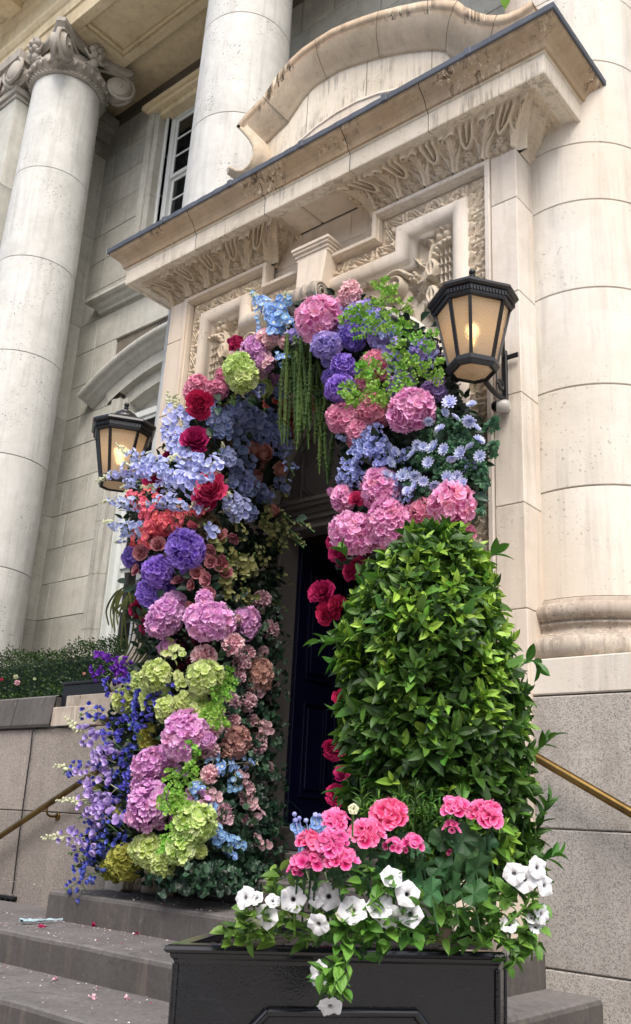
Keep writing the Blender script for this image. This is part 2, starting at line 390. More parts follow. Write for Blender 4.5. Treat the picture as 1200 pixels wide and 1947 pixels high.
def leafm(name, c0, c1, c2, rough=.35, trans=.25, spec=.5, rib=None):
    m = petal(name, c0, c1, c2, trans=trans, rough=rough, hue=.015, val=.3)
    b = m.node_tree.nodes['Principled BSDF']; b.inputs['Specular IOR Level'].default_value = spec
    return m
M['pink'] = petal('pink hydrangea petals', '#c766a8', '#e08abf', '#efb0d5', '#f4c4df', blotch=('#e9a0a8', .6))
M['rosepink'] = petal('rose pink hydrangea petals', '#bd5580', '#d8779c', '#e89fb8', '#efb4c8', blotch=('#c88a98', .6))
M['orchid'] = petal('orchid pink hydrangea petals', '#b468b2', '#cf8bc9', '#dfabd9', '#e9c2e4', blotch=('#e0a0bc', .7))
M['lavender'] = petal('lavender hydrangea petals', '#6a5cae', '#8f83cc', '#b09fd8', '#b8b0e4', blotch=('#c9b4e0', .8))
M['violet'] = petal('violet hydrangea petals', '#5230a4', '#7650c2', '#9c7ed8', '#ab94e2', blotch=('#9a7cc8', .7))
M['mauve'] = petal('mauve hydrangea petals', '#6a5694', '#8a72b0', '#a983a8', '#a79bcf', blotch=('#b08c9c', .8))
M['lime'] = petal('lime green hydrangea petals', '#8fa53c', '#b3c763', '#cfdc94', '#d5e2a4', blotch=('#dde0b4', .8))
M['olive'] = petal('olive hydrangea petals', '#77762a', '#93943c', '#acb056', '#b4b560')
M['brown'] = petal('dried brown hydrangea petals', '#3c3423', '#574a33', '#6f5f46', '#6f6248')
M['tan'] = petal('tan hydrangea petals', '#94695c', '#b38a7a', '#c7a394', '#cfa4a0')
M['palepink'] = petal('pale pink carnation petals', '#c9829a', '#dda6b4', '#ecc6cc', '#f2dcdc')
M['dustpink'] = petal('dusty pink carnation petals', '#a8788c', '#bf929f', '#d0adb2', '#dcc3c4')
M['dustwhite'] = petal('pale dry petal litter', '#b9a9a6', '#cdc2bf', '#dcd6d3')
M['crimson'] = petal('crimson peony petals', '#4d0521', '#86103c', '#b01c58', '#c02c66', trans=.2)
M['red'] = petal('red peony petals', '#8c0c34', '#b81d4c', '#d43a6a', '#dc507c', trans=.2)
M['burgundy'] = petal('burgundy ranunculus petals', '#1e0410', '#380a1c', '#521228', trans=.1)
M['peach'] = petal('peach rose petals', '#b8645e', '#d28a80', '#e2aa9e', '#ecc2b6')
M['coralrose'] = petal('coral rose petals', '#b3343c', '#d2505a', '#e07a78', '#e88c88')
M['dustrose'] = petal('dusty rose flower petals', '#7a3440', '#9c4f5c', '#b87480', '#bc8488')
M['coral'] = petal('coral red stock petals', '#b81848', '#d63460', '#e8607a', '#f08a90', centre='#f0b088')
M['delph'] = petal('pale blue delphinium petals', '#878fce', '#a8b0e2', '#c4caf0', '#ccd6f6')
M['delphmute'] = petal('steel blue hydrangea florets', '#55659a', '#7886b6', '#9aa2c6', '#a2acd2')
M['skyblue'] = petal('sky blue delphinium petals', '#3c70b8', '#6196d4', '#92bae6', '#a2c4ee', centre='#e6e8c8')
M['bluviolet'] = petal('blue violet bellflower petals', '#2c2a86', '#4540ac', '#6a68cc', '#7a82dc')
M['purple'] = petal('deep purple sweet pea petals', '#3c1480', '#5a2098', '#7a34a8', '#8a4ac0')
M['lilac'] = petal('lilac snapdragon petals', '#8a6ebc', '#a88cd0', '#c4aee0', '#d4c4ea')
M['cream'] = petal('cream bud petals', '#a9b084', '#c6cba4', '#dde0c4')
M['starblue'] = petal('white blue scabious petals', '#8f98d0', '#b0b8e2', '#d2d8f2', '#e2e8f8')
M['yellowgreen'] = petal('small yellow green flower petals', '#6a6c3c', '#8a8c56', '#abac7c')
M['hotpink'] = petal('hot pink geranium petals', '#cf2a74', '#ea4c94', '#f88cba', '#fa9cc6', centre='#b81858')
M['white'] = petal('white petunia petals', '#cfd0d4', '#dcdde0', '#e6e7ea', centre='#3a2438', cr=(.10, .24), hue=.0, val=.05, trans=.2)
M['greenwhite'] = petal('green white petunia petals', '#c8d09a', '#d6dcb4', '#e2e6c8', hue=0, val=.05)
M['lf_bay'] = leafm('bay leaf', '#3c6a1e', '#64962c', '#98c046', .5)
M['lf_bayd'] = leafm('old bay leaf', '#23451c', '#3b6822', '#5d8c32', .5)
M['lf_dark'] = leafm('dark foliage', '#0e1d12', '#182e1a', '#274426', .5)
M['lf_ivy'] = leafm('ivy leaf', '#10231a', '#1d3c2a', '#3a5c44', .45)
M['lf_mid'] = leafm('mid green leaf', '#2c4a1c', '#47701f', '#6c9434', .5)
M['lf_fern'] = leafm('maidenhair fern', '#4f8a1e', '#74ac34', '#a2cc5c', .6, .4)
M['lf_hedge'] = leafm('box hedge leaf', '#152a0e', '#27441a', '#46682c', .4)
M['lf_ger'] = leafm('geranium leaf', '#1e3c22', '#2f5a30', '#4a7846', .6)
M['lf_pet'] = leafm('petunia leaf', '#3a6022', '#52802c', '#7aa444', .55)
M['lf_blue'] = leafm('small round blue green leaf', '#1c4030', '#2d5a3c', '#4a7a4c', .5)
M['amar'] = leafm('hanging amaranth', '#27381a', '#3e5526', '#5c7434', .8)
M['amarb'] = leafm('hanging olive amaranth', '#2f351a', '#4d5526', '#6e7236', .8)
M['stem'] = leafm('green stem', '#2e4a24', '#4a6a34', '#6c8c4c', .6, 0)
# ---------------------------------------------------------------- setting: ground and steps
XC = -3.53
ZG = -1.08
g = MB(); box(g, -60, 60, -60, 60, ZG-.3, ZG)
M['paving'] = simple('pale street paving', '#b3aea6', .9, c2='#a09b94', bs=8)
gr = obj('pavement', g, M['paving'], kind='structure')
# opposite side of the street: what the glossy planter and the windows mirror
ob = thing('terraced_building', 'pale brown brick terrace across the street behind the viewer', 'building', (0, -16, ZG))
m_, nt_, b_ = newmat('dull brown brick'); bt = nt_.nodes.new('ShaderNodeTexBrick'); bt.inputs['Scale'].default_value = 1.0
bt.inputs['Color1'].default_value = lin('#9c8a78'); bt.inputs['Color2'].default_value = lin('#a89684'); bt.inputs['Mortar'].default_value = lin('#8a8178')
nt_.links.new(objvec(nt_, (4, 4, 4), False), bt.inputs[0]); nt_.links.new(bt.outputs[0], b_.inputs['Base Color']); M['brickwall'] = m_
b = MB(); box(b, -40, 40, -20, -16, ZG, 9); part_at('wall', b, M['brickwall'], ob)

steps = thing('entrance_steps', 'worn dark stone steps with petal litter leading up to the flower framed door', 'steps', (XC, 3, ZG))
def step(front, left, half, z0, z1):
    b = MB(); X0, X1 = XC-left, XC+half
    # slab with a softened nosing, wrapped round both sides
    r = .022
    prof = [(0, z0), (0, z1-r), (-r*.3, z1-r*.3), (-r, z1), (-.9, z1)]
    P = np.array([[(X0-p, 4.6, z), (X0-p, front-p, z), (X1+p, front-p, z), (X1+p, 4.6, z)] for p, z in [(q, zz) for q, zz in prof]], float)
    # subdivide front for worn unevenness
    xs = np.linspace(0, 1, 60)
    rows = []
    for (p, z) in prof:
        pts = [(X0-p, 4.6, z)]+[(X0-p+(X1-X0+2*p)*t, front-p, z) for t in xs]+[(X1+p, 4.6, z)]
        rows.append(pts)
    P = np.array(rows, float); ph = rnd.random()*9
    wob = .0012*np.sin(P[:, :, 0]*3.1+ph)+.001*np.sin(P[:, :, 0]*9.7+ph*2)
    P[1:, 1:-1, 2] += wob[1:, 1:-1]; P[:4, 1:-1, 1] += wob[:4, 1:-1]*1.2
    grid(b, P, flip=False)
    box(b, X0+.6, X1-.6, front+.6, 4.9, z0, z1-.004)
    return b
ZS = [-.46, -.615, -.77, -.925, -1.08]
FR = [3.60, 3.06, 2.52, 1.98]
HW = [1.53, 1.78, 2.35, 2.9]; HL_ = [1.55, 4.6, 5.2, 5.8]
for i in range(4):
    part_at('step', step(FR[i], HL_[i], HW[i], ZS[i+1]-.006, ZS[i]), M['step'], steps, smooth=False)
b = MB(); box(b, XC-1.05, XC+1.05, 4.15, 4.9, -.46, -.315, .008); part_at('step', b, M['step'], steps)
b = MB(); box(b, XC-1.05, XC+1.05, 4.5, 5.0, -.315, -.17, .008); part_at('step', b, M['step'], steps)
b = MB(); box(b, XC-1.05, XC+1.05, 4.84, 7.4, -.17, -.02, .008); part_at('threshold', b, M['step'], steps)

# ---------------------------------------------------------------- granite plinth walls
def rows_of_blocks(par, mat, y, x_edges_rows, name='granite_block', depth=.25, gap=.004, bev=.006, jitter=.0015):
    for (z0, z1, xs) in x_edges_rows:
        for a, c in zip(xs[:-1], xs[1:]):
            b = MB(); dy = rnd.uniform(-jitter, jitter)
            box(b, a+gap/2, c-gap/2, y+dy, y+depth, z0+gap/2, z1-gap/2, bev)
            part_at(name, b, mat, par)
pr = thing('granite_plinth', 'speckled grey granite plinth wall right of the steps under the fat round column', 'wall', (-1.2, 4, ZG))
rows_of_blocks(pr, M['granite'], 4.0, [(.035, .625, [-2.06, -1.52, -.3, .9, 2.2]), (-.535, .035, [-2.06, -.9, .3, 1.6, 2.2]),
    (-1.08, -.535, [-2.06, -1.35, -.1, 1.1, 2.2])])
b = MB(); box(b, -2.055, 2.2, 4.03, 4.9, ZG, .622); part_at('backing', b, M['dark'], pr)
pl = thing('granite_plinth', 'pinkish granite plinth wall left of the steps below the hedge', 'wall', (-6.5, 4, ZG))
rows_of_blocks(pl, M['graniteL'], 4.0, [(-.01, .575, [-10, -8.6, -7.3, -6.17, -5.03]), (-.63, -.01, [-10, -8.9, -7.6, -6.3, -5.72, -5.03]), (-1.08, -.63, [-10, -8.2, -6.9, -5.7, -5.03])])
b = MB(); box(b, -10, -5.03, 4.03, 4.9, ZG, .57); part_at('backing', b, M['dark'], pl)
# sloping stone ledge of the flower bed and the pale end stone
for a, c in ((-9.6, -7.0), (-7.0, -6.36), (-6.36, -5.86)):
    b = MB(); P = np.array([[(x, 3.97, .58), (x, 3.96, .60), (x, 3.99, .80), (x, 4.02, .815), (x, 4.25, .82)] for x in np.linspace(a+.003, c-.003, 12)])
    grid(b, P); box(b, a+.003, c-.003, 4.0, 4.3, .578, .8); part_at('ledge_stone', b, M['step'], pl)
b = MB(); box(b, -5.88, -5.35, 3.98, 4.3, .58, .72, .006); part_at('end_stone', b, M['base'], pl)
wb = thing('window_box', 'black window box at the right end of the hedge above the granite wall', 'planter box', (-5.6, 4.2, .72))
b = MB(); box(b, -5.84, -5.3, 4.02, 4.4, .725, .885, .005); part_at('box', b, M['iron'], wb); b = MB(); box(b, -5.85, -5.29, 4.01, 4.41, .885, .905, .003); part_at('rim', b, M['iron'], wb)
# small black grille near the ground on the left wall
gv = thing('drain_grille', 'black iron drain grille low on the left granite wall', 'grille', tuple(onY(14, 1710, 3.985)))
p0 = onY(-20, 1697, 3.985); p1 = onY(28, 1722, 3.985)
b = MB(); zt, zb_ = p0[2], p1[2]
box(b, p0[0], p1[0], 3.965, 3.997, zt-.02, zt, .002); box(b, p0[0], p1[0], 3.965, 3.997, zb_, zb_+.02, .002)
part_at('frame', b, M['iron'], gv)
for k in range(5):
    b = MB(); x = p0[0]+(p1[0]-p0[0])*(k+.5)/5; box(b, x-.012, x+.012, 3.97, 3.996, zb_+.02, zt-.02, .002); part_at('bar', b, M['iron'], gv)

# cable along the granite joint
cb = MB(); cp = [onY(x, y, 3.975) for x, y in ((150, 1378), (128, 1380), (112, 1381.5), (100, 1384), (85, 1382), (70, 1383), (63, 1390), (61, 1400), (58, 1430), (51, 1480), (43, 1540), (34, 1610), (26, 1680), (23, 1700))]
tube(cb, curve(cp, 5), .0055, 6)
cable = obj('cable', cb, M['cable'], smooth=True); tag(cable, 'thin black cable running down the left granite wall beside the handrail', 'cable')
for k in range(6):
    pass

# ---------------------------------------------------------------- handrails
def rail(pa, pb, label, bxy, r=.021):
    e = thing('handrail', label, 'handrail', tuple((np.array(pa)+pb)/2))
    b = MB(); pts = np.linspace(pa, pb, 24); tube(b, pts, r, 16); part_at('bar', b, M['brass'], e, smooth=True)
    for p in bxy:
        b = MB(); p = np.array(p); tube(b, curve([p+(0, .0, -.012), p+(0, .0, -.05), p+(.0, .03, -.075), p+(0, .1, -.075)], 6), .0075, 8)
        lathe_y(b, p+(0, .085, -.075), .026, .012); part_at('bracket', b, M['brass'], e, smooth=True)
def lathe_y(mb, c, r, h, n=20):
    a = np.arange(n)*2*PI/n
    P = np.array([[(c[0]+rr*math.cos(t), c[1]+y, c[2]+rr*math.sin(t)) for t in a] for rr, y in ((0.001, 0), (r*.8, 0), (r, h*.4), (r, h))])
    grid(mb, P, closed_v=True)
a0 = onY(150, 1490, 3.90); a1 = onY(0, 1590, 3.90); dd = (a0-a1)
rail(a1-dd*.9, a0+dd*.35, 'worn brass handrail fixed to the left granite wall', [a1+dd*.62])
a0 = onY(1020, 1440, 3.90); a1 = onY(1200, 1545, 3.90); dd = a0-a1
rail(a1-dd*.9, a0+dd*.3, 'worn brass handrail fixed to the right granite wall', [a1-dd*.5])

# ---------------------------------------------------------------- relief carving: height maps stamped with rounded strokes
class Relief:
    def __init__(s, w, h, res): s.w, s.h, s.res = w, h, res; s.nx, s.ny = int(w/res)+1, int(h/res)+1; s.H = np.zeros((s.nx, s.ny))
    def dab(s, x, y, r, hgt, flat=0., mode='max'):
        i0, i1 = max(0, int((x-r)/s.res)), min(s.nx, int((x+r)/s.res)+2); j0, j1 = max(0, int((y-r)/s.res)), min(s.ny, int((y+r)/s.res)+2)
        if i0 >= i1 or j0 >= j1: return
        X = np.arange(i0, i1)[:, None]*s.res-x; Y = np.arange(j0, j1)[None]*s.res-y
        d2 = np.clip(1-(X*X+Y*Y)/(r*r), 0, 1); k = np.sqrt(d2)*hgt
        A = s.H[i0:i1, j0:j1]
        if mode == 'max': np.maximum(A, k, out=A)
        elif mode == 'cut': A -= np.where(d2 > 0, np.minimum(A, k), 0)
        else: A += k
    def stroke(s, pts, r0, r1, h0, h1=None, mode='max'):
        c = curve(pts, 10) if len(pts) > 2 else np.linspace(pts[0], pts[1], 16)
        L = np.linalg.norm(np.diff(c, axis=0), axis=1).sum(); n = max(4, int(L/(min(r0, r1)*.35+s.res*.4)))
        idx = np.linspace(0, len(c)-1, n); c2 = np.stack([np.interp(idx, np.arange(len(c)), c[:, k]) for k in (0, 1)], 1)
        h1 = h0 if h1 is None else h1
        for t, p in zip(np.linspace(0, 1, n), c2): s.dab(p[0], p[1], r0+(r1-r0)*t, h0+(h1-h0)*t, mode=mode)
    def leaf(s, x, y, ang, L, wd, hgt, lobes=5, curl=0.):
        """acanthus leaf growing from (x, y) along ang"""
        ca, sa = math.cos(ang), math.sin(ang)
        def tr(u, v): return (x+ca*u-sa*v, y+sa*u+ca*v)
        for k in range(lobes):
            t = (k+.6)/lobes; u0 = L*t*.8; ww = wd*(math.sin(PI*min(1, .25+t*.75))**.7)
            for sg in (-1, 1):
                for f in range(3):
                    du = L*(.10+.09*f); vv = ww*(1-.22*f)*sg
                    s.stroke([tr(u0*.7, 0), tr(u0+du*.35, vv*.5), tr(u0+du, vv)], wd*.13, wd*.05, hgt*.62, hgt*.4)
        s.stroke([tr(0, 0), tr(L*.5, curl*.4), tr(L, curl)], wd*.15, wd*.08, hgt, hgt*.8)
    def spiral(s, x, y, r, turns, a0, sg, rr, hgt):
        n = int(turns*12); pts = [(x+r*(1-k/n*.9)*math.cos(a0+sg*k*PI/6), y+r*(1-k/n*.9)*math.sin(a0+sg*k*PI/6)) for k in range(n+1)]
        s.stroke(pts, rr, rr*.6, hgt, hgt*1.1)
    def flower(s, x, y, r, n, hgt, a0=0.):
        for k in range(n):
            a = a0+k*2*PI/n; s.dab(x+.58*r*math.cos(a), y+.58*r*math.sin(a), r*.43, hgt*.75)
        s.dab(x, y, r*.25, hgt)
    def berries(s, x, y, r, n, hgt):
        for k in range(n):
            a = k*2.4; q = r*math.sqrt(k/n); s.dab(x+q*math.cos(a), y+q*math.sin(a), r*.26, hgt)

# ---------------------------------------------------------------- doorway portal
po = thing('doorway_portal', 'carved cream stone doorway surround with deep lead topped cornice behind the flower arch', 'doorway', (XC, 4, -.46))
W = 1.50; Y0 = 4.0
L_, R_ = XC-W, XC+W
# pilaster strips in courses
for sx in (-1, 1):
    xa, xb = (L_, XC-1.335) if sx < 0 else (XC+1.335, R_)
    zz = [-.46, .05, .55, 1.05, 1.6, 2.22, 2.84, 3.46, 3.80]
    for z0, z1 in zip(zz[:-1], zz[1:]):
        b = MB(); box(b, xa, xb, 3.975, 4.3, z0+.0015, z1-.0015, .004); part_at('pilaster_stone', b, M['portal'] if sx > 0 else M['portal'], po)
# jamb masses, upper mass and reveal
b = MB()
box(b, L_+.01, XC-1.06, 4.06, 5.5, -.46, 3.8); box(b, XC+1.06, R_-.01, 4.06, 5.5, -.46, 3.8)
box(b, L_+.01, R_-.01, 4.13, 5.5, 3.8, 4.3); box(b, XC-1.06, XC+1.06, 4.13, 5.5, 3.26, 3.8)
part_at('jamb_wall', b, M['portal'], po)
AR, ZA = 1.04, 2.16
b = MB(); a = np.linspace(0, PI, 40)
pth = [(XC+AR, -.46)]+[(XC+AR*math.cos(t), ZA+AR*math.sin(t)) for t in a]+[(XC-AR, -.46)]
P = np.array([[(x, y, z) for x, z in pth] for y in (4.05, 4.9)]); grid(b, P)
part_at('arch_reveal', b, M['portal'], po)
# frame sweep
def path(d, zb=-.44):
    return [(-1.33+d, zb), (-1.33+d, 3.80-d), (-.47-d, 3.80-d), (-.47-d, 3.62-d), (.47+d, 3.62-d), (.47+d, 3.80-d), (1.33-d, 3.80-d), (1.33-d, zb)]
def frame_sweep(mb, prof, step_=None, H=None, hs=0.):
    segs = 7
    rows = []
    for j, (d, y) in enumerate(prof):
        pp = path(d); row = []
        for k in range(segs):
            p, q = pp[k], pp[k+1]; L0 = math.dist(path(prof[0][0])[k], path(prof[0][0])[k+1])
            n = 1 if step_ is None else max(1, int(L0/step_))
            for i in range(n): row.append((XC+p[0]+(q[0]-p[0])*i/n, y, p[1]+(q[1]-p[1])*i/n))
        row.append((XC+pp[-1][0], y, pp[-1][1])); rows.append(row)
    P = np.array(rows, float)
    if H is not None:
        h = 1.6*H[:P.shape[1], :P.shape[0]].T; P[:, :, 1] -= h
    grid(mb, P, flip=True)
b = MB(); frame_sweep(b, [(0, 4.05), (0, 3.965), (.004, 3.96), (.028, 3.96), (.032, 3.965), (.034, 3.985), (.04, 3.99), (.044, 4.03)]); part_at('architrave_frame', b, M['portal'], po)
prr = [(.165, 4.06)]+[(.22-.055*math.cos(t), 4.02-.055*math.sin(t)) for t in np.linspace(0, PI, 10)]+[(.285, 4.03), (.30, 4.05), (.30, 4.08)]
b = MB(); frame_sweep(b, prr); part_at('roll_moulding', b, M['portal'], po, smooth=True)
# running leaf band
L0 = sum(math.dist(path(.04)[k], path(.04)[k+1]) for k in range(7)); res = .0055
Rf = Relief(L0+.1, .13, res); s = .03; k = 0
while s < L0-.02:
    sg = 1 if k % 2 else -1
    Rf.stroke([(s-.06, .065-sg*.03), (s, .065+sg*.035), (s+.06, .065-sg*.03)], .010, .010, .016)
    for j, (du, dv, an) in enumerate(((0, .045, 1.1), (.03, .02, .5), (-.03, .02, 1.9))): Rf.leaf(s+du*.5, .065, sg*an, .055, .022, .022, 3)
    Rf.flower(s, .065-sg*.02, .02, 5, .02); Rf.stroke([(s-.02, .1), (s+.03, .122)], .014, .005, .03, .02)
    s += .105; k += 1
nd = 23; H = np.zeros((Rf.nx, nd)); H = Rf.H[:, :nd] if Rf.ny >= nd else np.pad(Rf.H, ((0, 0), (0, nd-Rf.ny)))
b = MB(); prof = [(.042+.124*j/(nd-1), 4.035) for j in range(nd)]
# heights by arc length on each row
n_s = sum(max(1, int(math.dist(path(.042)[k], path(.042)[k+1])/res)) for k in range(7))+1
frame_sweep(b, prof, step_=res, H=H[:n_s] if H.shape[0] >= n_s else np.pad(H, ((0, n_s-H.shape[0]), (0, 0)))); part_at('carved_band', b, M['carved'], po, smooth=True)

# spandrel panel with trophies
res = .0048; X0p, Z0p, WP, HP = XC-1.06, 2.0, 2.12, 1.6
Sp = Relief(WP, HP, res)
def pq(px, py):
    p = onY(px, py, 4.0); return (p[0]-X0p, p[2]-Z0p)
def trophy(mx):
    def q(px, py):
        u, v = pq(px, py); return (u, v) if not mx else (WP-u, v)
    def st(pts, r0, r1, h, h1=None): Sp.stroke([q(*p) for p in pts], r0, r1, h, h1)
    def fl(p, r, n, h, a=0): u, v = q(*p); Sp.flower(u, v, r, n, h, a)
    def lf(p, ang, L, wd, h, lobes=4):
        u, v = q(*p); Sp.leaf(u, v, (PI-ang) if mx else ang, L, wd, h, lobes)
    fl((836, 432), .075, 5, .05, .3); fl((872, 425), .045, 5, .04); lf((862, 440), -.2, .12, .045, .045); lf((815, 455), 2.6, .10, .04, .05); lf((820, 462), -2.0, .11, .035, .05)
    st([(812, 500), (820, 470), (850, 452), (876, 462), (884, 490), (872, 515)], .022, .018, .045)
    for k in range(12):
        t = k/11; a = 2.7-3.2*t; u, v = q(850, 485); Sp.dab(u+(-.11 if mx else .11)*math.cos(a), v+.12*math.sin(a), .026, .055)
    for x in (832, 840, 848, 856): st([(x, 462), (x+1, 545)], .006, .006, .03)
    for y in (480, 497, 515, 532): st([(826, y+4), (862, y-6)], .006, .006, .036)
    u, v = q(818, 508); 
    for d in (-.03, 0, .03): Sp.stroke([(u+d*.3, v+.05), (u+d, v), (u+d*.4, v-.055)], .02, .014, .055)
    lf((795, 500), 2.2, .10, .035, .04); lf((806, 530), -2.3, .12, .04, .045); lf((862, 545), -.7, .12, .04, .04); lf((835, 560), -1.7, .16, .05, .045)
    u, v = q(818, 558); 
    for d in (-.03, 0, .03): Sp.stroke([(u+d*.3, v+.05), (u+d, v), (u+d*.4, v-.055)], .02, .014, .05)
    u, v = q(745, 540); Sp.spiral(u, v, .10, 2.0, .5, -1 if mx else 1, .024, .05)
    Sp.dab(u, v, .05, .045)
    fl((700, 525), .06, 7, .045); fl((778, 520), .04, 5, .04); lf((775, 548), .3, .16, .045, .045, 5); lf((705, 560), 3.3, .13, .04, .045); lf((720, 575), -2.6, .14, .045, .05); lf((760, 575), -1.2, .14, .045, .05)
    lf((690, 500), .5, .12, .035, .035); fl((668, 540), .04, 5, .035); lf((800, 570), -1.0, .2, .05, .04, 5); lf((845, 590), -1.4, .2, .05, .04, 5)
trophy(False); trophy(True)
xs = np.arange(Sp.nx)*res+X0p; zs = np.arange(Sp.ny)*res+Z0p
XX, ZZ = np.meshgrid(xs, zs, indexing='ij')
inside = ((XX-XC)**2+(ZZ-ZA)**2 < (AR+.0)**2) | ((ZZ < ZA) & (np.abs(XX-XC) < AR)) | ((np.abs(XX-XC) < .47) & (ZZ > 3.36)) | (ZZ > 3.52)
mask = ~(inside[:-1, :-1] | inside[1:, :-1] | inside[:-1, 1:] | inside[1:, 1:])
b = MB(); grid(b, np.stack([XX, 4.075-Sp.H*1.5, ZZ], -1), mask=mask); part_at('carved_panel', b, M['carved'], po, smooth=True)
b = MB(); am = np.linspace(0, PI, 48)
P = np.array([[(XC+r*math.cos(t), y, ZA+r*math.sin(t)) for t in am] for r, y in ((AR, 4.08), (AR, 4.03), (AR+.012, 4.02), (AR+.045, 4.02), (AR+.055, 4.04), (AR+.06, 4.066))]); grid(b, P)
part_at('arch_moulding', b, M['portal'], po, smooth=False)

# keystone: block with moulded cap and scrolled foot
b = MB()
kc = onY(608, 480, 3.95)[0]-0.0; kc = XC
kc += .015
for (hw, z0, z1, yy) in ((.165, 3.685, 3.71, 3.87), (.155, 3.665, 3.685, 3.88), (.145, 3.64, 3.665, 3.895), (.138, 3.615, 3.64, 3.905)): box(b, kc-hw, kc+hw, yy, 4.12, z0, z1, .003)
P = np.array([[(kc-hw, 4.1, z), (kc-hw, y, z), (kc-hw+.012, y-.008, z), (kc+hw-.012, y-.008, z), (kc+hw, y, z), (kc+hw, 4.1, z)] for hw, y, z in ((.13, 3.91, 3.617), (.125, 3.905, 3.55), (.118, 3.895, 3.45), (.11, 3.885, 3.32))])
grid(b, P, flip=True); part_at('keystone', b, M['portal'], po)
ks = MB()
for sgn in (-1, 1):
    c0 = np.array([kc+sgn*.14, 3.87, 3.27])
    for rr in (.065, .045, .025): 
        a = np.linspace(0, 2*PI, 20); tube(ks, [(c0[0], c0[1]+rr*math.cos(t), c0[2]+rr*math.sin(t)) for t in a], .009, 6)
n_ = 26
P = np.array([[(kc-.13+.26*i/20, 3.87-(.066+.014*abs(math.sin(i/20*PI*4)))*math.sin(t), 3.28+(.066+.014*abs(math.sin(i/20*PI*4)))*math.cos(t)) for i in range(21)] for t in np.linspace(-.6, 3.6, n_)])
grid(ks, P); tube(ks, curve([(kc, 3.80, 3.22), (kc, 3.85, 3.16), (kc, 3.94, 3.12)], 6), [.07]*6+[.05]*7, 8)
part_at('keystone_scroll', ks, M['base'], po, smooth=True)

# recessed wall of squared stones between the ears
for z0, z1, xs in ((3.60, 3.78, (-.52, -.12, .28, .52)), (3.78, 4.01, (-.52, -.25, .2, .52))):
    for a_, c_ in zip(xs[:-1], xs[1:]):
        b = MB(); box(b, XC+a_+.001, XC+c_-.001, 4.085, 4.2, z0+.001, z1-.001, .003); part_at('stone_block', b, M['portal'], po)

# cove carving over each ear (front and both returns)
def cove_prof(n):
    t = np.linspace(0, 1, n); return [(.215*(1-math.cos(x*PI/2)), 3.802+.2*math.sin(x*PI/2)) for x in t]
def cove(xl, xr, yl, yr):
    res = .0042; Hc = .30; nv = int(Hc/res); pf = cove_prof(nv)
    front = xr-xl+.4; Rl = Relief(front, Hc+.02, res)
    n = max(2, round(front/.30)); per = front/n
    for k in range(n+1):
        c = k*per
        Rl.leaf(c, .0, PI/2, .27, .085, .030, 6); Rl.spiral(c-.035, .25, .03, 1.3, 0, 1, .009, .034); Rl.spiral(c+.035, .25, .03, 1.3, PI, -1, .009, .034)
        for f in range(5):
            a = (f-2)*.3
            for sg in (-1, 1): Rl.stroke([(c+sg*.03, .02+f*.02), (c+sg*(.05+f*.012), .1+f*.02), (c+sg*(.10), .20+f*.018)], .009, .005, .024, .014)
        m_ = c+per/2
        Rl.stroke([(m_-.045, .26), (m_-.04, .17), (m_, .125), (m_+.04, .17), (m_+.045, .26)], .016, .016, .03)
        Rl.stroke([(m_, .26), (m_, .16)], .014, .008, .028)
        Rl.flower(m_, .075, .036, 5, .032); Rl.flower(m_-.03, .04, .022, 5, .024); Rl.flower(m_+.035, .045, .022, 5, .024)
        for sg in (-1, 1): Rl.leaf(m_+sg*.02, .02, PI/2-sg*.9, .12, .03, .024, 4)
    Rl.H *= 2.1; fe = np.clip(np.minimum(np.arange(Rl.nx), Rl.nx-1-np.arange(Rl.nx))/5., 0, 1)[:, None]; Rl.H *= fe
    b = MB(); ns = Rl.nx; rows = []
    for j, (p, z) in enumerate(pf):
        t = np.linspace(0, 1, ns); nrm = np.array([-math.cos(j/(nv-1)*PI/2), -math.sin(j/(nv-1)*PI/2)])  # (y, z) outward
        h = Rl.H[:, j]; x = xl-p+(xr-xl+2*p)*t
        rows.append(np.stack([x, Y0-p+nrm[0]*h, z+nrm[1]*h*.8], -1))
    grid(b, np.array(rows))
    # returns
    Rr = Relief(.6, Hc+.02, res)
    for c in (.02, .20, .38, .56):
        Rr.leaf(c, .0, PI/2, .28, .08, .03, 6)
        for sg in (-1, 1): Rr.spiral(c+sg*.06, .24, .025, 1.2, 0, sg, .009, .03)
    Rr.H *= 2.0; Rr.H *= np.clip(np.arange(Rr.nx)/5., 0, 1)[:, None]
    for side, x0, yb in ((-1, xl, yl), (1, xr, yr)):
        nr = 60; rows = []
        for j, (p, z) in enumerate(pf):
            t = np.linspace(0, 1, nr); y = (Y0-p)+(yb-(Y0-p))*t; h = Rr.H[(t*(yb-Y0+p)/res).astype(int).clip(0, Rr.nx-1), j]
            nrm = math.cos(j/(nv-1)*PI/2)
            rows.append(np.stack([x0+side*(p+h*nrm), y, z-h*.5*math.sin(j/(nv-1)*PI/2)], -1))
        grid(b, np.array(rows), flip=(side < 0))
    return b
part_at('acanthus_cove', cove(L_, XC-.47, 4.5, 4.09), M['carved'], po, smooth=True, label='left carved acanthus block under the cornice')
part_at('acanthus_cove', cove(XC+.47, R_, 4.09, 4.5), M['carved'], po, smooth=True, label='right carved acanthus block under the cornice')
# cornice soffit
b = MB(); box(b, L_-.20, XC-.475, 3.785, 4.6, 4.006, 4.02); part_at('soffit', b, M['corona'], po); b = MB(); box(b, XC+.475, R_+.20, 3.785, 4.6, 4.006, 4.02); part_at('soffit', b, M['corona'], po)
for a_, c_ in ((-.47, -.06), (-.055, .47)):
    b = MB(); box(b, XC+a_, XC+c_, 3.80, 4.085, 4.008, 4.06, .012); part_at('soffit_panel', b, M['portal'], po)
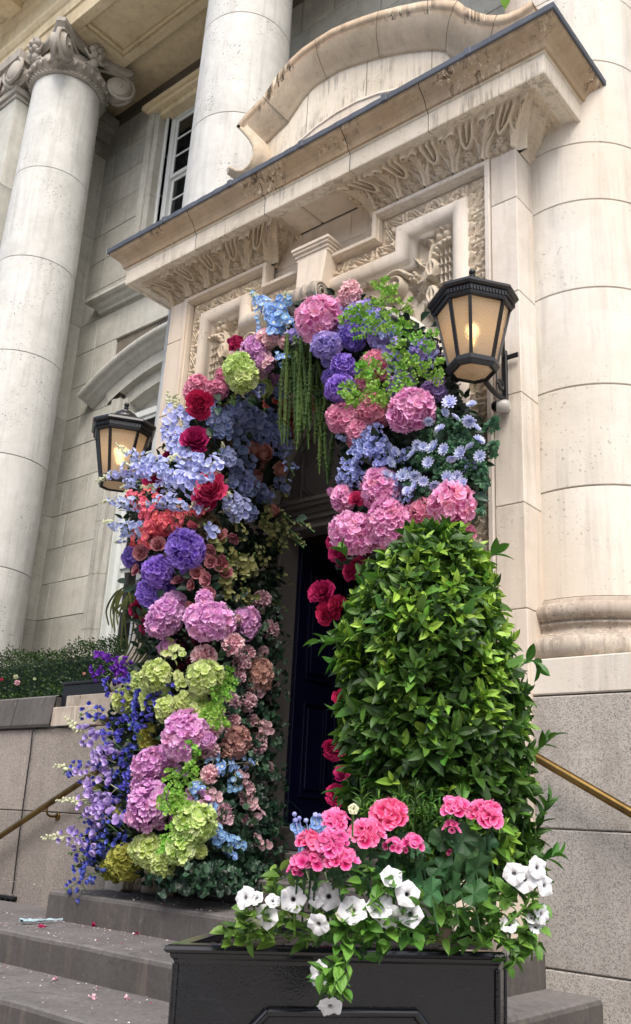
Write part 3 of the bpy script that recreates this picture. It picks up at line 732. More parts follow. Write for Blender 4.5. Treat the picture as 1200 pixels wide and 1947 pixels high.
# cornice in five stones
CP = [(.16, 4.0), (.235, 3.998), (.24, 3.99), (.262, 3.99), (.265, 4.0), (.265, 4.118), (.275, 4.122), (.275, 4.132), (.29, 4.136), (.293, 4.15), (.3, 4.17), (.318, 4.195), (.345, 4.218), (.368, 4.238), (.378, 4.262), (.38, 4.275), (.2, 4.30)]
hw = 1.545
cuts = [-1.0, -.30, .45, 1.05]
def cornice_seg(prof, xa, xb, left, right):
    rows = []
    for p, z in prof:
        row = []
        if left: row += [(XC-hw-p, 4.6, z), (XC-hw-p, Y0-p, z)]
        else: row += [(XC+xa, Y0-p, z)]
        n = max(2, int((xb-xa)/.04)); x0 = (XC-hw-p) if left else XC+xa; x1 = (XC+hw+p) if right else XC+xb
        row += [(x0+(x1-x0)*i/n, Y0-p, z) for i in range(1, n)]
        if right: row += [(XC+hw+p, Y0-p, z), (XC+hw+p, 4.6, z)]
        else: row += [(XC+xb, Y0-p, z)]
        rows.append(row)
    b = MB(); grid(b, np.array(rows), flip=False); return b
edges = [-hw]+cuts+[hw]
for i in range(5):
    part_at('corona_stone', cornice_seg(CP[:8], edges[i]+(.0025 if i else 0), edges[i+1]-(.0025 if i < 4 else 0), i == 0, i == 4), M['corona'], po)
    part_at('cornice_stone', cornice_seg(CP[7:], edges[i]+(.0025 if i else 0), edges[i+1]-(.0025 if i < 4 else 0), i == 0, i == 4), M['cornice'], po)
b = MB(); sweep(b, [(p-.012, z+.006) for p, z in CP[4:]], XC, hw, Y0, 4.6); box(b, XC-hw-.2, XC+hw+.2, Y0-.15, 4.6, 4.06, 4.25); part_at('cornice_core', b, M['dark'], po)
# lead flashing with small laps
b = MB()
LP = [(.378, 4.262), (.388, 4.258), (.392, 4.265), (.392, 4.300), (.385, 4.306), (.1, 4.36), (-.3, 4.40)]
rows = []
for p, z in LP:
    n = 90; row = [(XC-hw-p, 4.7, z), (XC-hw-p, Y0-p, z)]
    for i in range(1, n):
        wv = .0022*math.sin(i*1.9)+.0015*math.sin(i*4.3); row.append((XC-hw-p+(2*hw+2*p)*i/n, Y0-p+wv, z+wv*(1 if z < 4.3 else .3)))
    row += [(XC+hw+p, Y0-p, z), (XC+hw+p, 4.7, z)]; rows.append(row)
grid(b, np.array(rows))
for x in (-1.25, -.55, .12, .8, 1.4): box(b, XC+x-.02, XC+x+.02, Y0-.398, Y0-.36, 4.258, 4.312, .003)
part_at('lead_flashing', b, M['lead'], po)

# curved pediment behind the cornice
PE = [(437, 314), (450, 321), (462, 321), (473, 310), (480, 295), (479, 280), (472, 266), (462, 254), (449, 241), (462, 222), (480, 203), (500, 184), (525, 145), (550, 114), (575, 91), (600, 74), (630, 55), (660, 42), (690, 31), (720, 21), (760, 11), (800, 3), (835, -1), (870, 1), (884, 12), (905, 22), (925, 28), (945, 29), (965, 26), (988, 16), (1010, 0)]
YP = 4.05
pt = np.array([onY(x, y, YP)[[0, 2]] for x, y in PE])
main = pt[8:]
def offs(p, d):
    tg = np.gradient(p, axis=0); tg /= np.linalg.norm(tg, axis=1)[:, None]; nrm = np.stack([tg[:, 1], -tg[:, 0]], 1); return p+nrm*d
prof = [(-.0, 4.5), (-.0, YP+.02), (.0, YP), (.035, YP), (.04, YP+.012), (.05, YP+.015), (.06, YP+.02), (.085, YP+.035), (.12, YP+.07), (.15, YP+.11), (.17, YP+.14), (.18, YP+.145), (.18, YP+.17)]
b = MB(); P = np.array([[(x, y, z) for x, z in offs(main, d)] for d, y in [(q*1.5, z) for q, z in prof[:7]]]); grid(b, P)
part_at('pediment_fillet', b, M['hood'], po, smooth=True)
b = MB(); P = np.array([[(x, y, z) for x, z in offs(main, d)] for d, y in [(q*1.5, z) for q, z in prof[6:]]]); grid(b, P)
for i_ in range(3, len(main)-2, 4):
    jp = MB(); L1 = np.array([offs(main, q*1.5+.001)[i_] for q, z in prof[2:]]); tube(jp, [(x, z-.001, zz) for (x, zz), (q, z) in zip(L1, prof[2:])], .0022, 4); part_at('joint', jp, M['mortar'], po)
part_at('pediment_moulding', b, M['cornice2'], po, smooth=True)
b = MB(); sc_pts = pt[:9]; prof2 = [(0, 4.5), (0, YP+.006), (.006, YP), (.028, YP), (.034, YP+.015), (.07, YP+.02), (.07, 4.5), (0, 4.5)]
P = np.array([[(x, y, z) for x, z in offs(sc_pts, d)] for d, y in prof2]); grid(b, P)
for i_ in (0, -1): b.add(T_(P[:, i_], t=[(0, k+1, k+2) for k in range(5)]))
part_at('pediment_scroll', b, M['cornice2'], po, smooth=True)
inn = offs(main, .262)
b = MB(); n = len(inn); P = np.array([[(x, YP+.16, z) for x, z in inn], [(x, YP+.16, 4.2) for x, z in inn]]); grid(b, P)
part_at('pediment_wall', b, M['corona'], po)
# raised curved fillet and joints on the pediment wall
fi = [(530, 310), (560, 275), (600, 240), (640, 212), (680, 190), (720, 175), (760, 166), (800, 160), (850, 160), (900, 170)]
fp = np.array([onY(x, y, YP+.15)[[0, 2]] for x, y in fi]); 
b = MB(); P = np.array([[(x, y, z) for x, z in offs(fp, d)] for d, y in ((0, YP+.165), (0, YP+.145), (.02, YP+.14), (.03, YP+.15))]); grid(b, P)
P = np.array([[(x, YP+.15, z) for x, z in offs(fp, .03)], [(x, YP+.15, 4.2) for x, z in fp]]); grid(b, P)
part_at('pediment_fillet', b, M['portal'], po)
for (xa, ya, yb_) in ((700, 75, 182), (822, 60, 160), (588, 150, 250)):
    p = onY(xa, ya+10, YP+.16); q_ = onY(xa-2, yb_, YP+.16); b = MB(); box(b, p[0]-.0014, p[0]+.0014, YP+.1565, YP+.17, q_[2], p[2]); part_at('joint', b, M['mortar'], po)

# door, its frame and the hall behind
dr = MB(); XL = XC-.90
box(dr, XL-.11, XL, 4.78, 4.95, -.17, 2.07, .006); part_at('door_frame', dr, M['jamb'], po); dr = MB(); box(dr, XL-.02, XL+.012, 4.76, 4.97, -.17, 2.05, .004); part_at('door_stop', dr, M['jamb'], po); dr = MB(); box(dr, XC+.9, XC+1.01, 4.78, 4.95, -.17, 2.07, .006)
part_at('door_frame', dr, M['jamb'], po)
b = MB()
for z0, z1, yy in ((2.05, 2.11, 4.80), (2.11, 2.15, 4.77), (2.15, 2.19, 4.75), (2.19, 2.22, 4.71), (2.22, 2.25, 4.69)): box(b, XC-1.04, XC+1.04, yy, 4.97, z0+.001, z1, .004)
part_at('door_lintel', b, M['jamb'], po)
b = MB(); box(b, XC-1.04, XC+1.04, 4.86, 4.95, 2.25, 3.2); 
for rr in (.17, .14): 
    a = np.linspace(0, 2*PI, 30); tube(b, [(XC-.62+rr*math.cos(t), 4.855, 2.47+rr*math.sin(t)) for t in a], .012, 6)
a = np.linspace(0, PI, 30); tube(b, [(XC+.95*math.cos(t), 4.85, 2.27+.88*math.sin(t)) for t in a], .03, 6)
tube(b, [(XC-.80, 4.85, 2.27), (XC-.80, 4.85, 2.7)], .014, 6); tube(b, [(XC-.42, 4.85, 2.27), (XC-.42, 4.85, 3.0)], .014, 6)
part_at('lunette', b, M['jamb'], po)
dl = MB(); box(dl, XL+.005, XL+.05, 4.96, 5.80, -.01, 2.03, .004); dlo = part_at('door', dl, M['door'], po)
for (ya, yb_, za, zb_) in ((5.06, 5.34, .18, .85), (5.42, 5.70, .18, .85), (5.06, 5.34, 1.0, 1.85), (5.42, 5.70, 1.0, 1.85)):
    b = MB()
    for (y0_, y1_, z0_, z1_) in ((ya, yb_, za, za+.025), (ya, yb_, zb_-.025, zb_), (ya, ya+.025, za+.026, zb_-.026), (yb_-.025, yb_, za+.026, zb_-.026)): box(b, XL+.05, XL+.066, y0_, y1_, z0_, z1_, .003)
    box(b, XL+.05, XL+.06, ya+.05, yb_-.05, za+.05, zb_-.05, .008)
    part_at('door_panel', b, M['door'], dlo)
b = MB(); p = np.array([XL+.07, 5.72, .95]); box(b, XL+.05, XL+.075, 5.70, 5.74, .9, 1.0, .004); part_at('handle', b, M['brass'], dlo)
hall = MB()
for args in ((XL-.2, XL, 4.97, 7.5, -.17, 2.6), (XC+1.02, XC+1.1, 4.97, 7.5, -.17, 2.6), (XL, XC+1.02, 7.4, 7.5, -.17, 2.6)): box(hall, *args)
part_at('hall_wall', hall, simple('brown hall wall', '#3a2a20', .7), po)
b = MB(); box(b, XL, XC+1.02, 4.97, 7.4, 2.35, 2.45); part_at('hall_ceiling', b, simple('tan hall ceiling', '#8f735c', .7), po)

# ---------------------------------------------------------------- columns
YCOL = 4.6
def drum(mb, cx, r0, z0, r1, z1, gap=.0014):
    c = .004; lathe(mb, cx, YCOL, [(r0-.012, z0+gap), (r0-c*.2, z0+gap+c), (r0+(r1-r0)*.5, (z0+z1)/2), (r1-c*.2, z1-gap-c), (r1-.012, z1-gap)], 96)
def column(cx, joints, label, mat, base=True, cap=True):
    e = thing('column', label, 'column', (cx, YCOL, .8), 'giant columns along the facade')
    zt, zb_ = 8.16, 1.12
    def rad(z): t = (z-zb_)/(zt-zb_); return .455-.055*t**1.6
    zz = [zb_]+joints+[zt]
    for a_, c_ in zip(zz[:-1], zz[1:]):
        b = MB(); drum(b, cx, rad(a_), a_, rad(c_), c_); part_at('drum', b, mat, e, smooth=False)
    b = MB(); lathe(b, cx, YCOL, [(.42, 1.1)]+[(.385, z) for z in (1.2, 8.1)], 40); part_at('core', b, M['dark'], e)
    if base:
        b = MB(); pr = [(.40, 1.125), (.462, 1.12), (.475, 1.11), (.478, 1.095)]
        def torus(rc, zc, r): return [(rc+r*math.cos(t), zc+r*math.sin(t)) for t in np.linspace(PI/2, -PI/2, 12)]
        pr += [(.50, 1.09)]+torus(.50, 1.045, .043)+[(.50, .998), (.505, .99)]+[(.515-.022*math.sin(t), .985-.055*t/PI) for t in np.linspace(0, PI, 8)]+[(.53, .928), (.53, .92)]+torus(.53, .862, .06)+[(.2, .8)]
        lathe(b, cx, YCOL, pr[::-1], 80); part_at('base', b, M['base'], e, smooth=True)
        b = MB(); box(b, cx-.62 if cx < -3 else -2.06, cx+.62 if cx < -3 else cx+3, 4.005, YCOL+.6, .632, .802, .006); part_at('plinth', b, M['base'] if cx < -3 else M['colr'], e)
    if cap:
        ce = np.array([cx, YCOL, 0.])
        b = MB(); r = .40
        lathe(b, cx, YCOL, [(r, 8.16), (r+.03, 8.165), (r+.045, 8.18), (r+.03, 8.2), (r+.005, 8.205), (r, 8.24), (r+.02, 8.245)]+[(r+.02+.07*math.sin(t), 8.25+.08*t/(PI/2)) for t in np.linspace(0, PI/2, 6)]+[(r+.05, 8.38), (r-.02, 8.53)], 72)
        for k in range(28):        # egg and bead ring
            a = k*2*PI/28; b.add(ICO1, mat4(frame((math.cos(a), math.sin(a), 0)), ce+(math.cos(a)*(r+.07), math.sin(a)*(r+.07), 8.29), (.03, .045, .03)))
        for k in range(56):
            a = k*2*PI/56; b.add(ICO1, mat4(None, ce+(math.cos(a)*(r+.045), math.sin(a)*(r+.045), 8.185), .014))
        co = part_at('capital', b, M['capital'], e, smooth=True)
        # abacus: concave sides, cut corners
        ou = []
        for q_ in range(4):
            a = q_*PI/2; ca, sa = math.cos(a), math.sin(a)
            for t in np.linspace(-1, 1, 11):
                u, v = t*.50, .44+.13*t*t; ou.append((ca*u+sa*v, -sa*u+ca*v))
        ou = ou[::-1]
        b = MB(); P = np.array([[(cx+x*s_, YCOL+y*s_, z) for x, y in ou] for s_, z in ((.90, 8.53), (.93, 8.55), (1.0, 8.59), (1.0, 8.645))]); grid(b, P, closed_v=True)
        part_at('abacus', b, M['capital'], co)
        for qx in (-1, 1):
            for qy in (-1, 1):
                b = MB(); dg = unit((qx, qy, 0)); cc = ce+dg*.60+(0, 0, 8.36)
                for sg in (-1, 1):
                    th = sg*.55; nrm = np.array([dg[0]*0-dg[1]*sg, dg[0]*sg, 0]); nrm = unit(nrm+dg*.35)   # face normals of the two scrolls
                    ax1 = unit(np.cross((0, 0, 1), nrm)); c1 = cc+nrm*.055
                    pts = []; rr = []
                    dirx = ax1 if ax1 @ dg > 0 else -ax1
                    for k in range(34):
                        t = k/33; R_s = .165*(1-t)**.85+.02; an = PI/2-t*2*PI*2.4
                        pts.append(c1+dirx*R_s*math.cos(an)+np.array([0, 0, 1])*R_s*math.sin(an)+nrm*(.03*t)); rr.append(.026*(1-t*.55))
                    st_ = [c1-dirx*.32+(0, 0, .13), c1-dirx*.2+(0, 0, .17), c1-dirx*.08+(0, 0, .175)]
                    tube(b, st_+pts, [.022, .024, .026]+rr, 8)
                    b.add(ICO2, mat4(frame(nrm), c1+nrm*.02, (.15, .15, .03))); b.add(ICO1, mat4(None, c1+nrm*.05, .03))
                # balanced cushion between the two scrolls
                a = np.linspace(0, 2*PI, 20); sd_ = unit(np.cross((0, 0, 1), dg))
                P = np.array([[cc+sd_*u+dg*(.125+.02*abs(u)/.06)*math.cos(t)+np.array([0, 0, 1])*(.13+.15*abs(u))*math.sin(t) for t in a[:-1]] for u in np.linspace(-.09, .09, 7)]); grid(b, P, closed_v=True)
                part_at('volute', b, M['capital'], co, smooth=True)
        for q_ in range(4):
            a = q_*PI/2; n_ = np.array([math.cos(a), math.sin(a), 0]); tn = np.array([-math.sin(a), math.cos(a), 0]); b = MB(); c1 = ce+n_*.50+(0, 0, 8.56)
            for k in range(6):
                t = k*PI/3; b.add(ICO2, mat4(frame(n_), c1+tn*.065*math.cos(t)+np.array([0, 0, .065])*math.sin(t)+n_*.02, (.045, .045, .05)))
            b.add(ICO2, mat4(None, c1+n_*.06, .035)); b.add(ICO2, mat4(None, ce+n_*.47+(0, 0, 8.42), (.06, .06, .07)))
            for sg in (-1, 1): tube(b, curve([c1+(0, 0, -.08), c1+tn*sg*.09+(0, 0, -.10), c1+tn*sg*.16+(0, 0, -.04)], 6), [.03]*6+[.015]*7, 6)
            for sg in (-1, 1): tube(b, curve([ce+n_*.46+(0, 0, 8.36), ce+n_*.46+tn*sg*.08+(0, 0, 8.38), ce+n_*.46+tn*sg*.14+(0, 0, 8.30)], 6), [.028]*6+[.012]*7, 6)
            part_at('fleuron', b, M['capital'], co, smooth=True)
column(-8.28, [2.2, 3.35, 4.5, 5.65, 6.83], 'leftmost tall round stone column with a fully visible scrolled capital', M['col'])
column(-5.14, [2.4, 3.6, 4.75, 5.85, 7.0], 'middle tall round stone column rising behind the door cornice', M['col'])
column(-1.92, [1.7, 2.27, 2.86, 3.44, 3.84, 4.45, 5.0, 5.6, 6.8], 'rightmost fat round stone column beside the amber wall lantern, its moulded base in view', M['colr'])

# ---------------------------------------------------------------- building wall, windows, entablature
bd = thing('building', 'grey limestone facade wall with sash windows between the giant columns', 'building', (-6.7, 5.5, ZG))
YW = 5.5
courses = [.6, 1.14, 1.54, 1.94, 2.34, 2.74, 3.13, 3.53, 3.94, 4.32, 4.73, 5.17, 5.57, 6.0, 6.43, 6.83, 7.23, 7.64, 8.06, 8.5]
BC = -6.7
# arched lower opening
def arc_z(x, r, rise_top): return rise_top-r+math.sqrt(max(0, r*r-(x-BC)**2))
nb = 0
for k, (z0, z1) in enumerate(zip(courses[:-1], courses[1:])):
    off = (.0, .42, .2)[k % 3]
    x = -8.85+off*.5-.5
    while x < -3.0:
        x1 = x+rnd.choice((.78, .86, .95)) if k % 2 else x+rnd.choice((.45, .85, .9))
        a_, c_ = x, x1; x = x1
        if c_ < -8.84: continue
        a_ = max(a_, -8.84)
        segs = [(a_, c_)]
        def cut(segs, lo, hi):
            o_ = []
            for (p, q) in segs:
                if q <= lo or p >= hi: o_.append((p, q)); continue
                if p < lo: o_.append((p, lo))
                if q > hi: o_.append((hi, q))
            return o_
        if z0 < 4.55: segs = cut(segs, BC-1.08, BC+1.08)
        if z0 < 4.8 and z1 > 4.32: segs = cut(segs, BC-1.2, BC+1.2)
        if z0 >= 6.4: segs = cut(segs, BC-1.02, BC+1.02)
        for (p, q) in segs:
            if q-p < .04 or p > -5.3 and z1 < 4.3 or p > -3.2: continue
            b = MB(); dy = rnd.uniform(-.002, .002); box(b, p+.0028, q-.0028, YW+dy, YW+.12, z0+.0028, z1-.0028, .004); part_at('stone_block', b, M['wall'], bd)
b = MB()
box(b, -9, BC-1.0, YW+.03, 6.1, ZG, 8.9); box(b, BC+1.0, XC-1.1, YW+.03, 6.1, ZG, 8.9); box(b, XC+1.1, 2, YW+.03, 6.1, ZG, 8.9); box(b, XC-1.1, XC+1.1, YW+.03, 6.1, 3.3, 6.6); box(b, BC-1.0, BC+1.0, YW+.03, 6.1, 4.7, 6.4); box(b, BC-1, BC+1, YW+.03, 6.1, 8.35, 8.9); box(b, -9, 2, 7.6, 7.7, ZG, 9)
part_at('wall_core', b, M['mortar'], bd)
# window surrounds: stepped architrave jambs
def jambs(z0, z1, hwid, lst):
    for sg in (-1, 1):
        for (o0, o1, yy) in lst:
            b = MB(); xa, xb = sorted((BC+sg*o0, BC+sg*o1)); zc = z0
            while zc < z1-.01:
                ze = min(z1, zc+.58); box(b, xa, xb, yy, YW+.3, zc+.001, ze-.001, .003); zc = ze
            part_at('window_architrave', b, M['wall'], bd)
jambs(.6, 4.35, 1.0, ((1.02, 1.08, YW-.03), (.95, 1.02, YW-.015), (.87, .95, YW+.03)))
jambs(6.43, 8.3, 1.0, ((.96, 1.06, YW-.06), (.88, .96, YW-.03), (.80, .88, YW+.06)))
b = MB(); box(b, BC-1.12, BC+1.12, YW-.14, YW+.2, 8.30, 8.36, .004); box(b, BC-1.06, BC+1.06, YW-.1, YW+.2, 8.24, 8.30, .004); box(b, BC-.9, BC+.9, YW-.03, YW+.3, 8.16, 8.24, .004); part_at('window_head', b, M['soffit'], bd)
# hood mould over the arched window
def arcband(mb, prof, half, rt, r0):
    n = 50; rows = []
    for d, y in prof:
        r = r0-d; row = []
        for i in range(n+1):
            x = -half+2*half*i/n; an = x/r0; row.append((BC+r*math.sin(an), y, (rt-r0)+r*math.cos(an)))
        rows.append(row)
    grid(mb, np.array(rows))
    for i in (0, -1):
        e = np.array([r[i] for r in rows]); c = np.append(e.mean(0)[None], e, 0); mb.add(T_(c, t=[(0, j+1, j+2) if i == 0 else (0, j+2, j+1) for j in range(len(e)-1)]))
b = MB(); arcband(b, [(-.02, YW+.02), (.0, YW-.16), (.015, YW-.19), (.04, YW-.20), (.07, YW-.19), (.085, YW-.165), (.09, YW-.14), (.11, YW-.13), (.13, YW-.10), (.15, YW-.05), (.17, YW-.045), (.18, YW)], 1.62, 4.93, 2.9)
part_at('hood_mould', b, M['wall'], bd, smooth=True)
for i, (d0, d1, y0_, y1_) in enumerate(((.17, .32, YW-.02, YW-.02), (.32, .33, YW-.02, YW+.06), (.33, .48, YW+.06, YW+.06), (.48, .50, YW+.06, YW+.2), (.5, .8, YW+.2, YW+.2))):
    b = MB(); arcband(b, [(d0, y0_), (d1, y1_)], 1.35 if i < 1 else 1.12, 4.93, 2.9); part_at('arch_stone', b, M['wall'], bd)
# string course
b = MB(); SX = BC-1.52
prof = [(.0, 5.60), (.04, 5.60), (.05, 5.63), (.09, 5.66), (.11, 5.70), (.15, 5.71), (.17, 5.73), (.165, 5.77), (.13, 5.80), (.0, 5.82)]
P = np.array([[(SX-p, YW, z), (SX-p, YW-p, z)]+[(SX+(i+1)*.25, YW-p, z) for i in range(12)] for p, z in prof]); grid(b, P)
part_at('string_course', b, M['wall'], bd)
# vent
vp_ = onY(307, 628, YW-.01); b = MB(); box(b, vp_[0]-.10, vp_[0]+.10, YW-.006, YW+.02, vp_[2]-.11, vp_[2]+.11); part_at('vent', b, M['dark'], bd)
vent = bd.children[-1]
for k in range(5):
    b = MB(); x = vp_[0]-.08+k*.04; box(b, x-.006, x+.006, YW-.016, YW-.007, vp_[2]-.10, vp_[2]+.10); part_at('vent_bar', b, M['jamb'], vent)
# sash windows
def sash(name, x0, x1, z0, z1, y, cols, rows_, par):
    b = MB(); f = .075
    for a in ((x0, x0+f, z0, z1), (x1-f, x1, z0, z1), (x0+f, x1-f, z0, z0+f), (x0+f, x1-f, z1-f, z1)): box(b, a[0], a[1], y, y+.1, a[2], a[3], .004)
    wo = part_at(name, b, M['white_paint'], par)
    b = MB(); box(b, x0-.03, x0, y-.06, y+.1, z0, z1+.02, .003); box(b, x1, x1+.03, y-.06, y+.1, z0, z1+.02, .003); part_at('frame', b, M['white_paint'], wo)
    mid = (z0+z1)/2
    for s_i, (za, zb_, yy) in enumerate(((z0+f, mid, y+.05), (mid, z1-f, y+.02))):
        b = MB()
        for a in ((x0+f, x0+f+.04, za, zb_), (x1-f-.04, x1-f, za, zb_), (x0+f+.04, x1-f-.04, za, za+.05), (x0+f+.04, x1-f-.04, zb_-.04, zb_)): box(b, a[0], a[1], yy, yy+.04, a[2], a[3], .003)
        part_at('sash', b, M['white_paint'], wo)
        xi0, xi1 = x0+f+.04, x1-f-.04; zi0, zi1 = za+.05, zb_-.04
        for i in range(1, cols):
            b = MB(); x = xi0+(xi1-xi0)*i/cols; box(b, x-.011, x+.011, yy+.004, yy+.034, zi0, zi1, .002); part_at('glazing_bar', b, M['white_paint'], wo)
        for i in range(1, rows_):
            b = MB(); z = zi0+(zi1-zi0)*i/rows_; box(b, xi0, xi1, yy+.006, yy+.032, z-.011, z+.011, .002); part_at('glazing_bar', b, M['white_paint'], wo)
        for i in range(cols):
            for j in range(rows_):
                b = MB(); xa = xi0+(xi1-xi0)*i/cols; za_ = zi0+(zi1-zi0)*j/rows_
                box(b, xa, xa+(xi1-xi0)/cols, yy+.016, yy+.022, za_, za_+(zi1-zi0)/rows_); part_at('pane', b, M['glass'], wo)
    b = MB(); box(b, x0+f+.01, x1-f-.01, yy+.075, yy+.085, z0+f+.1, z1-f); part_at('blind', b, simple('grey curtain', '#a3a29d', .9, c2='#8a8984'), wo)
sash('window', BC-.80, BC+.80, 6.30, 8.20, YW+.10, 4, 3, bd)
sash('window', BC-.86, BC+.86, .62, 4.18, YW+.12, 4, 4, bd)
wz = onY(650, 22, YW)[2]; sash('window', XC-1.0, XC+.9, wz+.02, wz+1.6, YW+.1, 4, 3, bd)
# pier behind the left column with its plain cap
pi_ = thing('pier', 'square stone pier at the far left behind the leftmost column', 'pier', (-9.2, 4.3, .8))
for k, (z0, z1) in enumerate(zip([.8]+courses[3::3], courses[3::3]+[8.06])):
    if z1 <= z0: continue
    b = MB(); box(b, -9.9, -8.66, 4.16, 5.6, z0+.0015, z1-.0015, .003); part_at('stone_block', b, M['wall'], pi_)
b = MB(); 
for (p, z0, z1) in ((.02, 8.06, 8.12), (.05, 8.12, 8.2), (.02, 8.2, 8.26), (.06, 8.26, 8.4), (.10, 8.4, 8.5), (.14, 8.5, 8.64)): box(b, -9.9-p, -8.66+p, 4.16-p, 5.6, z0, z1, .006)
part_at('cap', b, M['capital'], pi_)
for (ox, nx_, ny_) in ((-8.62, 0, -1), (-9.1, 0, -1), (-8.55, 1, 0)):
    b = MB(); c1 = np.array([ox, 4.06 if ny_ else 4.3, 8.36]); nrm = np.array([nx_, ny_, 0.]); ax = np.array([-ny_, nx_, 0.])
    pts = []; rr = []
    for k in range(34):
        t = k/33; R_s = .15*(1-t)**.85+.02; an = PI/2-t*2*PI*2.4; pts.append(c1+ax*R_s*math.cos(an)+np.array([0, 0, 1])*R_s*math.sin(an)+nrm*.03*t); rr.append(.026*(1-t*.5))
    tube(b, pts, rr, 8); b.add(ICO2, mat4(frame(nrm), c1, (.15, .15, .05))); part_at('volute', b, M['capital'], pi_, smooth=True)
# entablature over the columns
en = thing('entablature', 'heavy stone entablature and coffered soffit across the top left of the picture', 'entablature', (-7, 4.6, 8.65))
b = MB(); ZE = 8.65
for (y0_, y1_, z0_, z1_) in ((4.2, 5.0, ZE+.09, ZE+.3), (4.2, 4.31, ZE, ZE+.09), (4.89, 5.0, ZE, ZE+.09)): box(b, -14, 1, y0_, y1_, z0_, z1_, .004)
xx = -13.0
for cxp in (-8.28, -5.2, -1.92): box(b, cxp-.62, cxp+.62, 4.31, 4.89, ZE, ZE+.09, .004)
part_at('beam', b, M['soffit'], en)
b = MB()
for cxa, cxb in ((-8.28+.62, -5.2-.62), (-5.2+.62, -1.92-.62)):
    for q_ in ((cxa, cxb, 4.311, 4.35), (cxa, cxb, 4.85, 4.889), (cxa, cxa+.04, 4.351, 4.849), (cxb-.04, cxb, 4.351, 4.849)): b = MB(); box(b, q_[0], q_[1], q_[2], q_[3], ZE+.04, ZE+.09, .01); part_at('coffer_moulding', b, M['soffit'], en)
b = MB(); P = np.array([[(x, 4.2-p, z) for x in np.linspace(-14, 1, 40)] for p, z in ((0, ZE+.02), (.01, ZE+.2), (.03, ZE+.21), (.03, ZE+.36), (.05, ZE+.38), (.08, ZE+.43), (.08, ZE+.47), (.02, ZE+.48), (.02, ZE+.85), (.05, ZE+.88), (.09, ZE+.95), (.09, ZE+1.0), (.5, ZE+1.02), (.52, ZE+1.0), (.54, ZE+1.0), (.54, ZE+1.2), (.6, ZE+1.3), (.65, ZE+1.4))])
grid(b, P); part_at('frieze', b, M['soffit'], en)
b = MB(); box(b, -14, 1, 4.25, 6.2, ZE+.3, ZE+1.3); box(b, -14, 1, 5.0, 6.2, ZE+.12, ZE+.3); part_at('ceiling', b, M['soffit'], en)
for xm in np.arange(-12, 0, .95):
    b = MB(); box(b, xm, xm+.28, 3.72, 4.12, ZE+.9, ZE+1.005, .01); part_at('modillion', b, M['soffit'], en)
